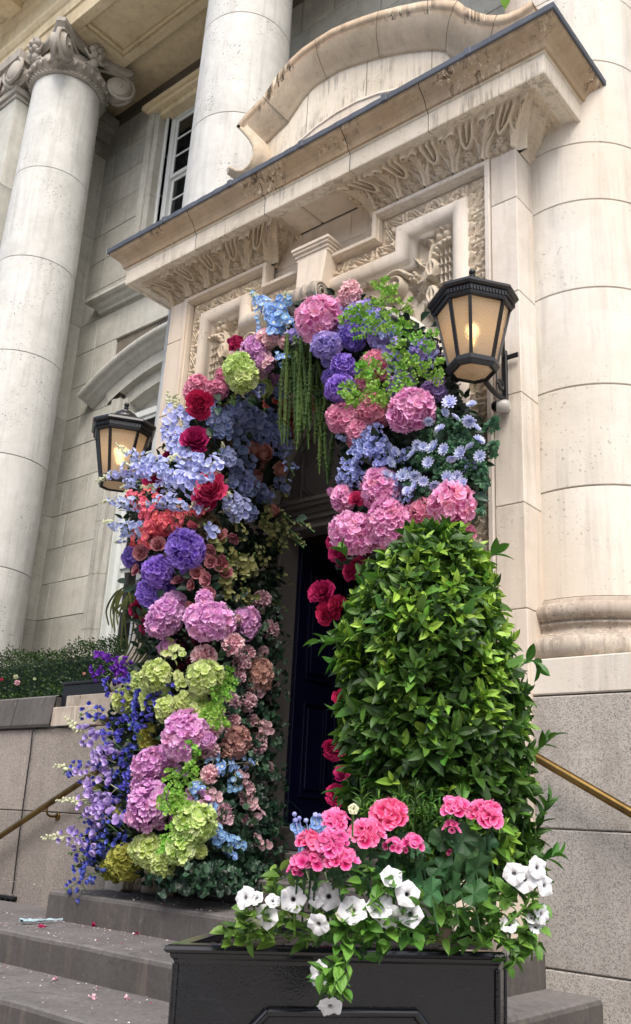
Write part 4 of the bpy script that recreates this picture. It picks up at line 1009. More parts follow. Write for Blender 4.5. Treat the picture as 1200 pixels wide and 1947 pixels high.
# ---------------------------------------------------------------- wall lanterns
def lantern(cx, cy, ztop, label, px_, side):
    e = thing('wall_lantern', label, 'lantern', (cx, cy, ztop-.66), 'lanterns either side of the door')
    K = 1.0; z = lambda d: ztop-d
    def oct_(r, zz, f=.38):
        # octagon with alternating wide and narrow sides
        a = []
        for k in range(4):
            b0 = k*PI/2+PI/4+.18; h = PI/4*(1-f)*1.0; w_ = PI/4+PI/4*f*.0
            a += [b0-.50, b0+.50]
        return [(cx+r*math.cos(t), cy+r*math.sin(t), zz) for t in a]
    def ring(mb, prof): P = np.array([oct_(r, zz) for r, zz in prof]); grid(mb, P, closed_v=True)
    b = MB(); b.add(ICO2, mat4(None, (cx, cy, z(.022)), .020)); lathe(b, cx, cy, [(.008, z(.04)), (.02, z(.048)), (.008, z(.058)), (.012, z(.075))], 16); part_at('finial', b, M['iron'], e, smooth=True)
    b = MB(); lathe(b, cx, cy, [(.012, z(.07)), (.045, z(.078)), (.05, z(.09)), (.075, z(.10)), (.095, z(.125)), (.10, z(.14))], 32); ring(b, [(.10, z(.138)), (.225, z(.192)), (.245, z(.205))]); part_at('roof', b, M['iron'], e)
    b = MB(); ring(b, [(.245, z(.205)), (.25, z(.222)), (.238, z(.232)), (.225, z(.236)), (.222, z(.25)), (.218, z(.275)), (.213, z(.285)), (.20, z(.288)), (.19, z(.288))])
    # dentils
    o1 = oct_(.226, z(.255))
    for k in range(8):
        p, q = np.array(o1[k]), np.array(o1[(k+1) % 8]); L = np.linalg.norm(q-p); n = max(3, int(L/.017)); t = (q-p)/L; nr = np.cross(t, (0, 0, 1))
        for i in range(n):
            c_ = p+(q-p)*(i+.5)/n; R = np.array([t, nr, (0, 0, 1)]).T; bb = MB(); box(bb, -.0045, .0045, -.006, .004, -.011, .011); b.add(bb.tmpl(), mat4(R, c_))
    part_at('cornice', b, M['iron'], e)
    rt, rb, zt, zb = .197, .128, z(.288), z(.60)
    T0, T1 = oct_(rt, zt), oct_(rb, zb)
    for k in range(8):
        b = MB(); p, q = np.array(T0[k]), np.array(T1[k]); dr_ = unit((p-np.array([cx, cy, zt]))*(1, 1, 0)); sd_ = np.cross(dr_, (0, 0, 1))
        vs = []
        for s0 in (p, q):
            for (u, v) in ((-.009, -.006), (.009, -.006), (.009, .008), (-.009, .008)): vs.append(s0+sd_*u+dr_*v)
        b.add(T_(vs, q=[(0, 1, 5, 4), (1, 2, 6, 5), (2, 3, 7, 6), (3, 0, 4, 7)])); part_at('bar', b, M['iron'], e)
    for k in range(8):
        b = MB(); k2 = (k+1) % 8; s_ = .985
        c_ = np.array([cx, cy, 0]); f = lambda p: (np.array(p)-c_)*(s_, s_, 1)+c_
        b.add(T_([f(T0[k]), f(T0[k2]), f(T1[k2]), f(T1[k])], q=[(0, 1, 2, 3)])); part_at('pane', b, M['lglass'], e)
    b = MB(); ring(b, [(.12, z(.598)), (.137, z(.598)), (.142, z(.606)), (.142, z(.625)), (.136, z(.632)), (.128, z(.648)), (.122, z(.650)), (.104, z(.644)), (.10, z(.63))]); part_at('base_ring', b, M['iron'], e)
    b = MB(); o_ = oct_(.105, z(.640)); b.add(T_(o_+[(cx, cy, z(.652))], t=[(i, (i+1) % 8, 8) for i in range(8)])); part_at('bottom_pane', b, M['lglass'], e)
    b = MB(); b.add(ICO2, mat4(None, (cx, cy, z(.44)), (.026, .026, .036))); part_at('bulb', b, M['bulb'], e, smooth=True)
    b = MB(); tube(b, [(cx, cy, z(.48)), (cx, cy, z(.64))], .012, 8); part_at('lamp_holder', b, M['iron'], e)
    ld = bpy.data.lights.new('lamp_light', 'POINT'); ld.energy = .4; ld.color = (1, .72, .38); ld.shadow_soft_size = .045
    lo = bpy.data.objects.new('lamp_light', ld); C.objects.link(lo); lo.parent = e; lo.location = (0, 0, .66-.38)
    # bracket: upright strap on the pilaster with two arms
    b = MB(); xw, yw = px_, 3.972
    box(b, xw-.016, xw+.016, yw-.022, yw, z(.70), z(.36), .004)
    box(b, xw-.012, xw+.085, yw-.012, yw-.001, z(.42), z(.39), .003)
    P0 = np.array([xw, yw-.02, z(.40)]); P1 = np.array([cx+side*.15, cy+.06, z(.40)]); tube(b, [P0, (P0+P1)/2, P1], .009, 8)
    P0 = np.array([xw, yw-.02, z(.67)]); P1 = np.array([cx, cy+.09, z(.625)]); tube(b, curve([P0, (P0+P1)/2+(0, 0, -.02), P1], 8), .014, 8)
    a = np.linspace(0, 2*PI*1.3, 24); tube(b, [(xw, yw-.06-.035*math.cos(t)*(1-t/14), z(.60)+.035*math.sin(t)*(1-t/14)) for t in a], .008, 6)
    part_at('bracket', b, M['iron'], e, smooth=False)
    return e
pR = onX(899, 515, -2.22) if False else None
def onXp(px, py, X): d = ray(px, py); return d*(X/d[0])
q = onY(898, 517, 3.62); le = lantern(q[0], q[1], q[2]+.03, 'lit amber glass wall lantern right of the door above the white camera', XC+1.42, 1); le.scale = (.95, .95, .95); le.location[2] += .022
q = onY(241, 772, 3.62); lantern(q[0], q[1], q[2]+.03, 'lit wall lantern left of the door half hidden by pale blue delphiniums', XC-1.40, 1)

# security camera
cc = onY(955, 772, 3.925); e = thing('security_camera', 'small white security camera with a black front under the right lantern', 'camera', tuple(cc))
b = MB(); dv = unit((-.95, -.45, .05)); Rm = frame(dv)
pr = [(0.001, -.04), (.026, -.038), (.034, -.02), (.035, .01), (.033, .028)]
def lathe_ax(mb, prof, c, R, n=28):
    a = np.arange(n)*2*PI/n; P = np.array([[c+R @ np.array([r*math.cos(t), r*math.sin(t), zz]) for t in a] for r, zz in prof]); grid(mb, P, closed_v=True)
lathe_ax(b, pr, cc, Rm); part_at('body', b, M['white_plastic'], e, smooth=True)
b = MB(); lathe_ax(b, [(.033, .026), (.032, .03), (.028, .045), (.016, .055), (.001, .058)], cc, Rm); part_at('lens', b, M['black_plastic'], e, smooth=True)
b = MB(); tube(b, [cc, cc+(.0, .02, 0), cc+(.0, .045, 0)], .012, 8); lathe_y(b, cc+(.0, .038, 0), .024, .01); part_at('mount', b, M['white_plastic'], e, smooth=True)
cw = MB(); tube(cw, curve([cc+(-.015, .09, .02), (onY(946, 745, 3.968)), onY(944, 720, 3.968), onY(944, 690, 3.968)], 6), .003, 5); part_at('wire', cw, M['cable'], e)

# ---------------------------------------------------------------- flower and leaf shapes (unit size, local Z outwards)
def petal_t(w, L, cup=.15, base=.25, tip=0., n=3, ruf=0., seed=0):
    """petal along +Y: rows across a cupped blade; edge runs 0 at base to 1 at rim"""
    r = np.random.default_rng(seed); rows = []; e = []
    for i in range(n+1):
        t = i/n; ww = w*(base+(1-base)*math.sin(min(1, t*1.25)*PI/2))*(1 if t < .8 else (1-tip*.9*(t-.8)/.2))
        for s_ in (-1, 0, 1):
            z = cup*(t*t)*L+(abs(s_))*cup*.5*w+ruf*r.normal()*(t > .4)
            rows.append((s_*ww/2, L*t*(1-.10*abs(s_)), z)); e.append(t)
    q = []
    for i in range(n):
        for j in range(2): a = i*3+j; q.append((a, a+1, a+4, a+3))
    return T_(rows, q=q, e=e)
def rotz(a): c, s = math.cos(a), math.sin(a); return np.array([[c, -s, 0], [s, c, 0], [0, 0, 1.]])
def rotx(a): c, s = math.cos(a), math.sin(a); return np.array([[1, 0, 0], [0, c, -s], [0, s, c]])
def rosette(nump, w, L, cup=.15, tilt=.25, n=2, tip=0, base=.3, seed=1, rings=1):
    mb = MB(); P = petal_t(w, L, cup, base, tip, n)
    for k in range(nump): mb.add(P, mat4(rotz(k*2*PI/nump+.05*math.sin(k*7+seed)) @ rotx(tilt+.1*math.sin(k*5+seed))))
    return mb.tmpl()
FLORET4 = rosette(4, 1.1, 1, .34, .0, 3, base=.35, seed=4)
FLORET5 = rosette(5, .95, 1, .15, .2, 2, base=.3)
FLORET5C = rosette(5, .8, 1, .35, .6, 2, base=.3)
def sphere_dirs(n, cut=-1.):
    out = []
    for i in range(n):
        z = 1-2*(i+.5)/n
        if z < cut: continue
        a = i*2.39996; r = math.sqrt(1-z*z); out.append(np.array([r*math.cos(a), r*math.sin(a), z]))
    return out
def build_hydrangea(seed, n=150, fr=.225):
    R = np.random.default_rng(seed); mb = MB(); mb.add(ICO2, mat4(None, (0, 0, -.05), .74), tone=.05)
    lump = [(unit(R.normal(0, 1, 3)), R.uniform(.04, .14)) for _ in range(9)]
    for d in sphere_dirs(n, -.75):
        d = unit(d+R.normal(0, .05, 3)); rr = .84+sum(a*max(0, d @ l)**5 for l, a in lump)-.13*R.random()
        s_ = fr*R.uniform(.85, 1.2); mb.add(FLORET4, mat4(frame(unit(d+R.normal(0, .36, 3)), R.uniform(0, 6.3)), d*rr, s_), tone=float(np.clip(R.normal(.5, .25), 0, 1)))
    return mb.mesh('hydrangea')
def build_peony(seed, n=46, ruf=.05, wid=1.0):
    R = np.random.default_rng(seed); mb = MB()
    for i in range(n):
        t = i/n; a = i*2.39996+R.normal(0, .2); el = 1.45*(1-t)**.8; L = .45+.6*t; P = petal_t(.85*wid*(.6+.5*t), L, .45*(1-t*.5), .5, 0, 3, ruf, int(R.integers(1e6)))
        mb.add(P, mat4(rotz(a) @ rotx(el*.98+.0), np.array([0, 0, -.12-.32*t]), 1.), tone=float(np.clip(.25+.5*t+R.normal(0, .15), 0, 1)))
    mb.add(ICO1, mat4(None, (0, 0, -.1), .25), tone=.1)
    return mb.mesh('peony')
def build_rose(seed, n=30):
    R = np.random.default_rng(seed); mb = MB()
    for i in range(n):
        t = i/n; a = i*2.2; rad = .08+.55*t**1.1; el = 1.45-.75*t**1.6
        P = petal_t(.35+.8*t, .62+.15*t, .25, .8, 0, 3, .02, int(R.integers(1e6)))
        mb.add(P, mat4(rotz(a) @ rotx(el), rotz(a) @ np.array([0, rad*.75, -.45-.12*t]), 1.), tone=float(np.clip(.85-.55*t+R.normal(0, .12), 0, 1)))
    mb.add(ICO1, mat4(None, (0, 0, -.3), .35), tone=.1)
    return mb.mesh('rose')
def build_carnation(seed, n=110):
    R = np.random.default_rng(seed); mb = MB(); mb.add(ICO1, mat4(None, (0, 0, -.1), .6), tone=.1)
    for d in sphere_dirs(n, -.45):
        P = petal_t(.34, .36, .2, .4, 0, 2, .05, int(R.integers(1e6)))
        yv = unit(d*.8+R.normal(0, .45, 3)); mb.add(P, mat4(frame2(yv, unit(d+R.normal(0, .6, 3))), d*.62, 1.), tone=float(np.clip(R.normal(.55, .25), 0, 1)))
    return mb.mesh('carnation')
def build_star(seed):
    """small double flower of many narrow pointed petals"""
    R = np.random.default_rng(seed); mb = MB()
    for lay, (n, el, L) in enumerate(((12, .15, 1.), (10, .5, .8), (8, .95, .55))):
        P = petal_t(.42, L*R.uniform(.85, 1.1), .15, .4, .5, 2)
        for k in range(n): mb.add(P, mat4(rotz(k*2*PI/n+lay*.3) @ rotx(el+R.normal(0, .08))), tone=.4+.2*lay+R.uniform(-.1, .1))
    mb.add(ICO1, mat4(None, (0, 0, .1), .14), tone=.1)
    return mb.mesh('star_flower')
def build_dust(seed):
    R = np.random.default_rng(seed); mb = MB()
    for lay, (n, el, L) in enumerate(((6, .2, 1.), (6, .65, .8), (5, 1.1, .55))):
        for k in range(n): mb.add(petal_t(.75, L, .3, .4, 0, 3, .04, int(R.integers(1e6))), mat4(rotz(k*2*PI/n+lay*.5) @ rotx(el+R.normal(0, .1))), tone=float(np.clip(.7-.2*lay+R.normal(0, .12), 0, 1)))
    return mb.mesh('small_flower')
HYD = [build_hydrangea(s_) for s_ in (1, 2, 3, 4)]; HYDS = [build_hydrangea(s_, 95, .29) for s_ in (5, 6, 7)]
PEO = [build_peony(s_) for s_ in (1, 2, 3)]; ROS = [build_rose(s_) for s_ in (1, 2)]; CAR = [build_carnation(s_) for s_ in (1, 2, 3)]
STA = [build_star(s_) for s_ in (1, 2)]; DUS = [build_dust(s_) for s_ in (1, 2, 3)]

def leaf_t(w, L, fold=.25, bend=.15, n=4, pt=1.):
    rows = []; e = []
    for i in range(n+1):
        t = i/n; ww = w*math.sin(PI*min(1, t**.8))**(.8)/2 if 0 < t < 1 else 0.0005
        for s_ in (-1, 0, 1): rows.append((s_*ww, L*t, abs(s_)*ww*fold*2-bend*L*t*t+.04*L*math.sin(t*PI))); e.append(abs(s_)*.5+.25)
    q = [(i*3+j, i*3+j+1, i*3+j+4, i*3+j+3) for i in range(n) for j in range(2)]
    return T_(rows, q=q, e=e)
LEAF = leaf_t(.42, 1, .22, .12, 5); LEAFN = leaf_t(.22, 1, .2, .25, 4); LEAFW = leaf_t(.6, 1, .15, .2, 4); LEAF_S = leaf_t(.5, 1, .15, .1, 2)
def lobed(n=5, depth=.45, seg=40):
    a = np.linspace(-2.6, 2.6, seg); r = 1-depth*np.abs(np.sin(a*n/5.2))**1.2*1.0
    r = (1-depth)+depth*np.abs(np.cos(a*n/5.2*1.15))**1.5
    v = [(0, 0, 0)]+[(rr*.62*math.sin(t), .30+rr*.62*math.cos(t)-.0, .06*math.cos(3*t)) for t, rr in zip(a, r)]
    t = [(0, i+1, i) for i in range(1, seg)]
    return T_(v, t=t, e=[.2]+[.8]*seg)
IVY = lobed(5, .45, 22)
def round_leaf(seg=24, fr=.06):
    a = np.linspace(-2.9, 2.9, seg); v = [(0, 0, 0)]
    e = [0.]
    for rr in (.55, 1.):
        for t in a: q = rr*(1+(fr*math.cos(t*11) if rr == 1 else 0)); v.append((q*.55*math.sin(t), q*.55*math.cos(t)+.1, .10*rr*math.cos(t*5)*rr+.08*rr)); e.append(rr)
    t = [(0, i+2, i+1) for i in range(seg-1)]; q = [(1+i, 2+i, seg+2+i, seg+1+i) for i in range(seg-1)]
    return T_(v, t=t, q=q, e=e)
GLEAF = round_leaf()
DISC = T_([(0, 0, 0)]+[(.5*math.cos(a)*(1+.15*math.cos(3*a)), .5*math.sin(a)+.5, 0) for a in np.linspace(0, 2*PI, 9)[:-1]], t=[(0, 1+i, 1+(i+1) % 8) for i in range(8)])

# ---------------------------------------------------------------- the flower arch
arch = thing('flower_arch', 'huge arch of pink, violet, lime, blue and crimson flowers wrapped round the doorway', 'flower arch', (XC, 3.7, -.46))
def depth(px, py):
    """distance from the street front: the arch bulges before the pilasters and turns into the reveal on its door side"""
    if px < 560:
        if py > 950: lim = 395
        elif py > 760: lim = 395+(950-py)*.10
        else: lim = 470
        if py < 700: return 3.66
        y = 3.60+max(0, px-lim)/150*.95
        return min(y, 4.62)
    if py < 760: return 3.62
    if px < 650 and py > 880: return 3.62+max(0, 665-px)/60*.12
    return 3.62
def P3(px, py, dy=0.): return onY(px, py, depth(px, py)+dy)
def put(mesh, name, px, py, rpx, mat, dy=0., up=0., label=None, aim=None, jitter=.35, scale3=None):
    c = P3(px, py, dy); zc = dist(c); r = rpx*zc/FPX
    toc = unit(-c); out = unit(np.array([0, -1, .15])+toc*.9) if aim is None else unit(aim)
    if jitter: out = jit(out, jitter)
    R = frame(out, rng.uniform(0, 6.28)); S = np.array([r, r, r]) if scale3 is None else np.array(scale3)*r
    o = obj(name, mesh, M[mat], arch)
    Mx = mat4(R, c, S); Mx[:3, 3] -= np.array([XC, 3.7, -.46]); o.matrix_local = Matrix(Mx.tolist())
    if label: o['label'] = label
    return o
HL = [ # px, py, radius, colour, extra depth
 (605,608,43,'pink',-.08),(622,658,30,'lavender',-.10),(672,640,29,'violet',-.04),(690,604,32,'lavender',0),(728,640,28,'lavender',.02),(655,700,28,'violet',-.06),(648,738,28,'violet',-.08),(630,718,18,'violet',0),
 (716,694,30,'rosepink',-.02),(695,730,22,'rosepink',0),(784,780,43,'pink',-.1),(712,778,30,'rosepink',-.03),(656,796,34,'rosepink',-.05),(682,820,26,'rosepink',-.03),(765,740,29,'mauve',-.03),(826,742,26,'mauve',0),(808,672,30,'lavender',0),(745,690,22,'lavender',.03),
 (724,932,38,'pink',-.06),(652,950,27,'pink',-.02),(860,960,45,'pink',-.08),(806,978,28,'rosepink',-.02),(672,1014,46,'pink',-.14),(742,1000,44,'pink',-.1),(885,1012,20,'rosepink',0),
 (353,1046,36,'violet',-.1),(299,1088,32,'violet',-.06),(288,1128,32,'violet',0),(256,1060,24,'violet',.1),(310,1130,24,'violet',.02),
 (318,1172,40,'orchid',-.06),(396,1182,44,'orchid',-.12),(465,1188,32,'orchid',-.02),(320,1232,20,'orchid',0),(330,1150,24,'orchid',0),
 (298,1282,32,'lime',-.06),(388,1288,34,'lime',-.06),(322,1350,28,'lime',-.03),(352,1340,30,'lime',-.05),(378,1345,24,'lime',-.02),(236,1332,24,'lime',.0),(262,1300,18,'lime',.02),(282,1402,24,'olive',.05),
 (352,1396,44,'orchid',-.1),(290,1455,38,'orchid',-.06),(285,1530,41,'orchid',-.1),(278,1490,30,'orchid',0),(328,1440,18,'orchid',0),
 (370,1565,40,'lime',-.05),(350,1605,34,'lime',-.07),(285,1618,34,'lime',-.05),(316,1640,30,'lime',-.06),(240,1640,34,'olive',.02),(212,1652,22,'olive',.04),(186,1514,20,'olive',.06),(240,1552,24,'olive',.08),(376,1500,20,'lime',.02),(366,1440,18,'lime',.04),
 (455,700,34,'lime',-.06),(462,722,26,'lime',-.04),(440,765,20,'lime',.05),(485,668,28,'orchid',-.03),(525,700,26,'orchid',-.02),(500,690,22,'orchid',0),(506,646,20,'palepink',-.02),(372,740,23,'rosepink',-.06),(412,742,22,'rosepink',0),(452,657,16,'crimson',0),
 (502,700,16,'lime',.03),(520,640,17,'palepink',-.02),(533,728,22,'orchid',.0),(545,650,16,'palepink',.02),(470,690,16,'rosepink',.0),(500,735,18,'lime',.06),(548,705,16,'rosepink',.03),(425,715,15,'rosepink',.02),(560,640,15,'lavender',.05),(655,785,20,'rosepink',.04),(665,562,24,'palepink',-.02),
 (490,1282,30,'tan',-.02),(446,1412,28,'tan',-.02),(425,800,28,'brown',.08),(418,852,26,'brown',.1),(480,885,26,'brown',.1),(372,990,34,'brown',.05),(395,1010,24,'brown',.06)]
for i, (x, y, r, c, dy) in enumerate(HL):
    big = r > 27; put((HYD if big else HYDS)[i % (4 if big else 3)], 'hydrangea', x, y, r*1.02, c, dy, label={'pink': 'round pink hydrangea head', 'rosepink': 'rose pink hydrangea head', 'orchid': 'orchid pink hydrangea head', 'lavender': 'pale lavender hydrangea head', 'violet': 'deep violet hydrangea head', 'mauve': 'dusky mauve hydrangea head', 'lime': 'lime green hydrangea head', 'olive': 'olive green hydrangea head', 'tan': 'faded tan hydrangea head', 'brown': 'dry brown hydrangea head', 'palepink': 'pale pink flower head', 'crimson': 'small crimson flower head'}[c], scale3=(rng.uniform(.84, 1.14), rng.uniform(.86, 1.14), .92))
    for s_i in range(1 if i % 2 else 0):
        a_ = rng.uniform(0, 6.28); put(HYDS[s_i], 'hydrangea', x+math.cos(a_)*r*1.0, y+math.sin(a_)*r*1.0, r*rng.uniform(.3, .42), c, dy+.05, scale3=(rng.uniform(.8, 1.2), rng.uniform(.8, 1.2), .9))
for i, (x, y, r, c, dy) in enumerate([(379,768,31,'crimson',-.12),(372,835,31,'crimson',-.1),(401,925,36,'red',-.06),(392,945,30,'crimson',-.02),(292,910,26,'crimson',0),(335,866,14,'crimson',0),(612,1126,28,'crimson',0),(622,1166,25,'crimson',.03),(640,1150,22,'crimson',.06),(650,1050,30,'crimson',.1),(640,1030,24,'crimson',.12),(672,1082,26,'crimson',.04),(700,1050,22,'crimson',.06),(678,948,17,'red',-.12),
    (636,1425,26,'crimson',.1),(640,1512,24,'crimson',.1),(648,1326,18,'crimson',.1),(668,1248,22,'crimson',.2),(650,1470,18,'crimson',.14),(318,866,12,'crimson',0),(265,1160,22,'crimson',.1),(280,1190,20,'crimson',.1)]):
    put(PEO[i % 3], 'peony', x, y, r*1.02, c, dy, jitter=.3, label='dark crimson peony' if c == 'crimson' else 'bright red peony')
for i, (x, y, r, c, dy) in enumerate([(500,862,22,'peach',-.08),(482,852,16,'peach',0),(488,908,17,'peach',0),(534,892,17,'peach',-.05),(517,970,18,'peach',-.04),(492,885,14,'peach',.02),(510,763,16,'coralrose',0),(536,757,20,'coralrose',-.02),(545,790,20,'coralrose',.02),(555,815,22,'coralrose',.05),(610,770,20,'coralrose',.2)]):
    put(ROS[i % 2], 'rose', x, y, r*1.1, c, dy, jitter=.25, label='peach garden rose' if c == 'peach' else 'coral ranunculus rose')
for i, (x, y, r, c, dy) in enumerate([(498,1142,21,'dustpink',0),(513,1197,20,'dustpink',0),(470,1335,21,'dustpink',0),(443,1226,25,'palepink',-.06),(458,1262,22,'dustpink',0),(388,1250,27,'palepink',-.04),(491,1417,19,'dustpink',0),(400,1428,20,'dustpink',0),(400,1472,20,'palepink',-.02),(468,1503,20,'dustpink',0),(428,1546,22,'dustpink',-.02),(435,1335,22,'dustpink',0),(405,1385,22,'palepink',0),(420,1382,18,'dustpink',0),(424,1432,20,'tan',.02),(378,1502,16,'palepink',.02),(470,1243,18,'palepink',0),(425,1205,16,'dustpink',0),(402,1303,14,'palepink',0),(455,1290,15,'palepink',0),(478,1300,14,'dustpink',.02),(415,1355,15,'dustpink',0),(445,1370,14,'palepink',0),(480,1370,14,'dustpink',0),(460,1455,15,'dustpink',.02),(440,1470,13,'palepink',0),(395,1520,15,'dustpink',.02),(470,1560,15,'dustpink',.02),(410,1580,13,'palepink',0),(500,1240,13,'dustpink',0),(520,1300,12,'dustpink',.03),(450,1180,14,'palepink',-.02),(510,1460,13,'dustpink',.03)]):
    put(CAR[i % 3], 'carnation', x, y, r, c, dy, label='pale pink carnation' if c == 'palepink' else 'dusty pink carnation')
for i, (x, y, r) in enumerate([(303,1038,18),(269,1052,17),(420,1020,17),(404,1048,17),(447,1022,14),(425,1072,19),(403,1068,15),(432,1092,15),(375,1090,16),(396,1103,17),(341,1108,17),(367,1112,13),(396,1128,16),(262,1085,14),(352,1085,10),(365,1150,12)]):
    put(DUS[i % 3], 'small_flower', x, y, r, 'dustrose', -.04, label='dusty rose double flower', jitter=.4)
for i, (x, y, r) in enumerate([(350,1198,17),(345,1230,19),(375,1216,16),(365,1258,17),(330,1256,15),(305,1262,13),(342,1268,14),(310,1215,14),(392,1220,14)]):
    put(ROS[i % 2], 'ranunculus', x, y, r, 'burgundy', .03, label='near black burgundy ranunculus')
for i, (x, y, r) in enumerate([(855,766,17),(893,800,17),(826,851,18),(786,865,17),(877,862,16),(910,838,15),(913,868,14),(795,846,14),(850,910,17),(826,922,14),(845,855,14),(838,816,13),(790,925,14),(805,915,13),(766,905,15),(735,905,15),(897,770,12),(870,905,13),(742,880,13),(788,905,15),(870,790,13),(905,815,13),(815,880,14),(858,870,13),(840,935,13),(775,935,13),(815,800,12),(845,785,12),(895,850,12),(880,920,14),(750,860,13),(805,850,12)]):
    put(STA[i % 2], 'scabious', x, y, r, 'starblue', -.1, label='white blue many petalled flower', jitter=.55)

def spike(name, pts, rpx, fl, mat, n, bud='cream', dy=0., fr=(.75, .4), label=None, cone=.6, tail=.25, tone0=0, spread=1.0):
    """flower spike along image-plane control points (px, py), florets around a stem, buds towards the tip"""
    b = MB(); bb = MB(); ctr = np.array([P3(x, y, dy-.02) for x, y in pts]); ctr[:, 1] = np.linspace(ctr[0, 1], ctr[-1, 1], len(ctr))
    # keep each station on its own line of view from the street
    ctr = np.array([onY(x, y, Y) for (x, y), Y in zip(pts, ctr[:, 1])])
    c = curve(ctr, 10); L = np.linalg.norm(np.diff(c, axis=0), axis=1); cum = np.concatenate([[0], np.cumsum(L)]); tot = cum[-1]
    zc = dist(c[0]); R0 = rpx*zc/FPX
    tube(bb, c, .0025, 5, tone=.6)
    for i in range(n):
        t = (i+rng.random())/n; p = np.array([np.interp(t*tot, cum, c[:, k]) for k in range(3)]); j = min(len(c)-2, int(t*(len(c)-1))); tg = unit(c[j+1]-c[j])
        sd_ = unit(np.cross(tg, rng.normal(0, 1, 3))); 
        if sd_ @ unit(-p) < -.3: sd_ = -sd_
        taper = 1-.55*t; outw = unit(sd_+tg*cone*.5)
        if t > 1-tail:
            s_ = R0*.22*(1.2-(t-(1-tail))/tail*.7); q_ = p+sd_*R0*.35*taper
            bb.add(ICO1, mat4(frame(outw), q_, (s_*.7, s_*.7, s_)), tone=.8); tube(bb, [p, q_], .0014, 4)
        else:
            s_ = R0*fr[1]*rng.uniform(.8, 1.15)*(1-.3*t); q_ = p+sd_*R0*spread*rng.uniform(.45, .95)*taper
            b.add(fl, mat4(frame(unit(outw+unit(-p)*.5+rng.normal(0, .25, 3)), rng.uniform(0, 6)), q_, s_), tone=float(np.clip(rng.normal(.5+tone0, .22), 0, 1)))
            if rng.random() < .4: tube(bb, [p, q_], .0012, 4)
    o = part_at(name, b, M[mat], arch, label=label)
    so_ = obj('stem', bb, M[bud] if bud in ('cream',) else M['stem'], o)
    return o
# pale blue delphiniums
for pts, r, n in [
  ([(352,880),(345,830),(340,785),(333,750)], 26, 46), ([(330,860),(322,820),(325,780),(318,745)], 22, 34), ([(365,880),(358,850),(350,800)], 22, 34),
  ([(340,900),(300,880),(255,868),(222,845)], 22, 44), ([(380,930),(330,905),(280,890),(235,880)], 25, 56), ([(300,900),(250,893),(215,903),(182,915)], 20, 44),
  ([(420,900),(380,880),(340,870),(310,880)], 24, 46), ([(395,900),(360,910),(310,925),(268,925)], 20, 40), ([(340,950),(300,955),(265,960)], 18, 30), ([(330,960),(355,965),(375,955)], 16, 22),
  ([(270,960),(235,955),(205,950),(190,957)], 17, 26), ([(265,915),(240,920),(228,930)], 14, 18), ([(280,1010),(245,1005),(215,995),(195,992)], 20, 34), ([(262,1005),(240,1020),(218,1032)], 14, 20),
  ([(440,880),(430,860),(425,840)], 18, 24), ([(460,970),(440,950),(425,935)], 22, 32), ([(450,985),(435,960),(420,930)], 16, 20), ([(400,885),(415,870),(440,865)], 16, 22)]:
    spike('delphinium_spike', pts, r, FLORET5, 'delph', int(n*1.7), fr=(.7, .33), label='pale blue delphinium spike', dy=-.3 if pts[-1][0] < 312 and pts[0][1] < 935 else -.03)
for pts, r, n in [([(470,800),(455,780),(440,760)],24,34), ([(500,820),(480,790),(470,765)],24,34), ([(420,820),(435,790),(450,770)],22,30), ([(540,830),(520,800),(500,780)],22,30), ([(460,860),(450,830),(445,800)],24,34),
  ([(500,850),(520,830),(530,800)],20,26), ([(470,930),(455,900),(445,870)],22,30), ([(530,870),(545,850),(540,820)],18,22), ([(480,760),(490,745),(500,735)],18,22), ([(520,780),(535,740),(530,725)],14,16),
  ([(470,940),(480,920),(470,895)],18,20), ([(425,830),(415,800),(410,775)],18,22), ([(450,895),(430,870),(415,855)],18,22), ([(560,905),(545,870),(540,850)],16,18), ([(395,810),(405,780),(420,765)],16,20),([(480,985),(465,960),(455,940)],18,20)]:
    spike('floret_cluster', pts, r, FLORET5, 'delphmute', int(n*1.6), bud='stem', fr=(.7, .34), tail=.08, label='steel blue floret cluster')
for pts, r, n in [([(700,880),(695,850),(700,820)],26,60), ([(720,870),(715,840),(712,810)],26,56), ([(680,870),(690,840),(700,805)],22,44), ([(665,905),(660,890),(658,875)],22,30), ([(690,900),(675,910),(655,915)],22,30), ([(740,900),(725,885),(735,860)],22,30),
  ([(765,950),(750,925),(740,905)],24,34), ([(760,920),(775,905),(790,895)],22,30), ([(780,960),(770,940),(765,925)],18,20), ([(700,640),(712,610),(700,590)],22,34), ([(740,650),(735,620),(725,595)],24,34), ([(660,600),(668,590),(680,582)],18,24),
  ([(785,680),(800,665),(820,655)],18,24), ([(895,900),(890,880),(885,865)],16,18), ([(785,870),(760,865),(745,860)],18,22), ([(840,690),(825,680),(815,665)],18,20)]:
    spike('floret_cluster', pts, r, FLORET5C, 'delph', int(n*1.2), bud='stem', fr=(.7, .36), tail=.06, label='pale blue agapanthus cluster')
# coral stock
for pts, r, n in [([(300,985),(275,965),(255,945),(240,935)],22,50), ([(330,1000),(300,990),(268,975)],24,54), ([(340,985),(370,975),(400,968)],22,44), ([(290,1010),(310,1000),(340,985)],24,50), ([(300,1030),(280,1015),(262,1000)],24,50), ([(300,1000),(330,965),(350,955)],18,30), ([(285,940),(275,930),(270,925)],14,18), ([(310,960),(295,935),(300,925)],14,16), ([(260,1020),(275,1030),(290,1030)],18,24), ([(370,985),(345,1000),(320,1005)],20,30)]:
    spike('stock_spike', pts, r, FLORET5, 'coral', n, fr=(.7, .36), tail=.10, label='coral red stock spike')
